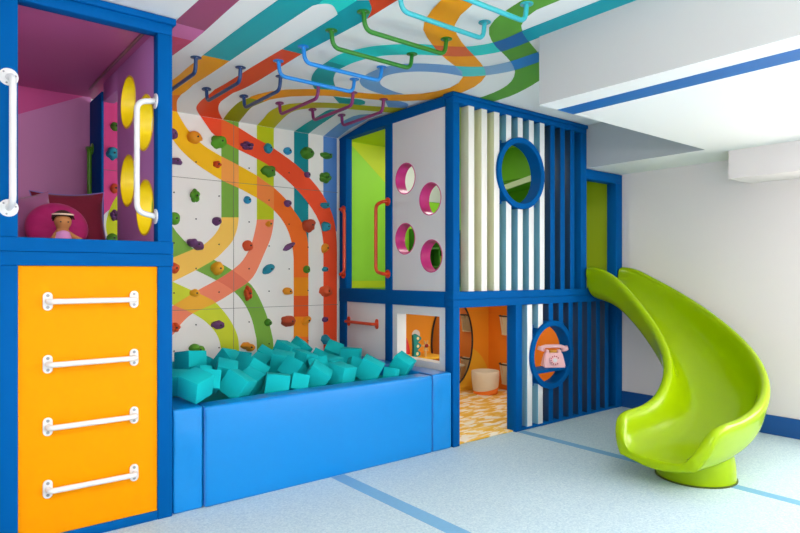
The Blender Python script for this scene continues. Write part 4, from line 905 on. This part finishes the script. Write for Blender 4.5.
def section(s):
    c, t = centre(s); side = Vector((t.y, -t.x, 0)) * -1   # towards the inside of the bend is negative u
    side = Vector((-t.y, t.x, 0))                          # left of travel = outside or inside depending on the bend
    z0, hi, ho = interp(FLOOR_T, s), interp(INN_T, s), interp(OUT_T, s)
    pts = []
    wf = (.90+.10*min(1, s/.7))*interp([(0, 1), (S3-.24, 1), (S3-.15, .985), (S3-.08, .93), (S3-.035, .85), (S3, .70)], s)
    P = lambda u, z: pts.append(c+side*u*wf+Vector((0, 0, z0+z)))
    for u, v in prof: P(u, v*(hi if u > 0 else ho))
    h = hi; r = .044
    for du, dz in ((.280, .60), (.305, .85), (.334, .55), (.340, -.3), (.330, -1.2)): P(du, h+r*dz-.01)
    for u, v in ((.308, .50), (.280, .18), (.20, -.04)): P(u, v*h-.035)
    P(.10, -.055); P(0, -.06); P(-.10, -.055)
    h = ho
    for u, v in ((-.20, -.04), (-.280, .18), (-.308, .50)): P(u, v*h-.035)
    for du, dz in ((-.330, -1.2), (-.340, -.3), (-.334, .55), (-.305, .85), (-.280, .60)): P(du, h+r*dz-.01)
    return pts
bm = bmesh.new(); ss = [0, .03]+[.12+k*(S3-.22)/26 for k in range(27)]+[S3-.075, S3-.05, S3-.025, S3-.01, S3]
rings = [[bm.verts.new(p) for p in section(s)] for s in ss]; n = len(rings[0])
for a, b in zip(rings, rings[1:]):
    for k in range(n): bm.faces.new((a[k], a[(k+1) % n], b[(k+1) % n], b[k]))
for ring, sg in ((rings[0], 0), (rings[-1], 1)):
    c, t = centre(ss[0] if not sg else ss[-1])
    # close the end: inner half of the loop to its outer half
    inn = ring[:11]; out = ring[11:][::-1]
    m = len(out); prev = None
    f = bm.faces.new(ring) if False else None
    # pair 11 inner points with 21 outer points
    ii = [round(k*10/(m-1)) for k in range(m)]
    order = [inn[i] for i in ii]
    for k in range(m-1):
        q = [order[k], order[k+1], out[k+1], out[k]]
        q = [v for i, v in enumerate(q) if v not in q[:i]]
        if len(q) >= 3:
            try: bm.faces.new(q)
            except ValueError: pass
obj('chute', bm, GREEN_PLASTIC, sl, smooth=180, sub=2)
bm = bmesh.new(); lathe(bm, [(.232, 0), (.236, .012), (.232, .10), (.22, .17)], (3.95, 1.89, .0015), 48); obj('pedestal', bm, GREEN_PLASTIC, sl, smooth=50)
bm = bmesh.new(); lathe(bm, [(.243, 0), (.243, .008), (.238, .008)], (3.95, 1.89, .0012), 48); obj('foot_ring', bm, mat('dark_olive_rubber', '#4A5A10', .6), sl)

# ------------------------------------------------------------------ light: daylight through the right and front windows, plus added fill lights elsewhere
def area_light(name, loc, rot, sx_, sy_, e, c=(1, 1, 1)):
    l = bpy.data.lights.new(name, 'AREA'); l.shape = 'RECTANGLE'; l.size = sx_; l.size_y = sy_; l.energy = e; l.color = c
    o = bpy.data.objects.new(name, l); COL.objects.link(o); o.location = loc; o.rotation_euler = rot; return o
DAY = (1, .90, .85)
for i, w in enumerate(RW): area_light('daylight_and_fill', (XR+.03, (w[0]+w[1])/2, (w[2]+w[3])/2), (0, PI/2, 0), w[3]-w[2]-.1, w[1]-w[0]-.1, 92, DAY)
for i, w in enumerate(FW): area_light('daylight_and_fill', ((w[0]+w[1])/2, YB-.03, (w[2]+w[3])/2), (PI/2, 0, 0), w[1]-w[0]-.1, w[3]-w[2]-.1, (34, 62)[i], DAY)
for i, w in enumerate(FILL_LW): area_light('daylight_and_fill', (XL-.03, (w[0]+w[1])/2, (w[2]+w[3])/2), (0, -PI/2, 0), w[3]-w[2]-.1, w[1]-w[0]-.1, 17, DAY)  # side fill added behind the made-up left windows
for k, x in enumerate((3.8, 4.7)):
    area_light('play_room_fill', (x, 4.1, 1.07), (0, 0, 0), .3, .3, 4, (1, .93, .82))  # fill added under the deck to brighten the orange room, no fixture there
area_light('play_room_fill', (3.95, 4.2, 2.585), (0, 0, 0), (.5), .3, 8, (1, .98, .92))  # fill added to brighten the lime room, no fixture there

area_light('ceiling_fill', (.7, -.3, 1.85), (PI, 0, 0), .5, .5, 190, (1, .95, .9))  # upward fill added out of view to brighten the mural ceiling
w = bpy.data.worlds.new('World'); SC.world = w; w.use_nodes = True
nt = w.node_tree; bg = nt.nodes['Background']; bg.inputs[0].default_value = (1, .95, .9, 1); bg.inputs[1].default_value = 1.0

# ------------------------------------------------------------------ camera
cam = bpy.data.cameras.new('Camera'); co = bpy.data.objects.new('Camera', cam); COL.objects.link(co)
co.location = (0, 0, 1.30); co.rotation_euler = (PI/2, 0, -math.atan2(613, 765)*1.0)
co.rotation_euler[2] = -math.radians(38.705)
cam.sensor_width = 36; cam.lens = 613/800*36; cam.shift_y = 7.5/800; cam.clip_start = .02
SC.camera = co
SC.view_settings.view_transform = 'Standard'; SC.view_settings.look = 'None'; SC.view_settings.exposure = -.33; SC.view_settings.gamma = 1
SC.view_settings.use_curve_mapping = False
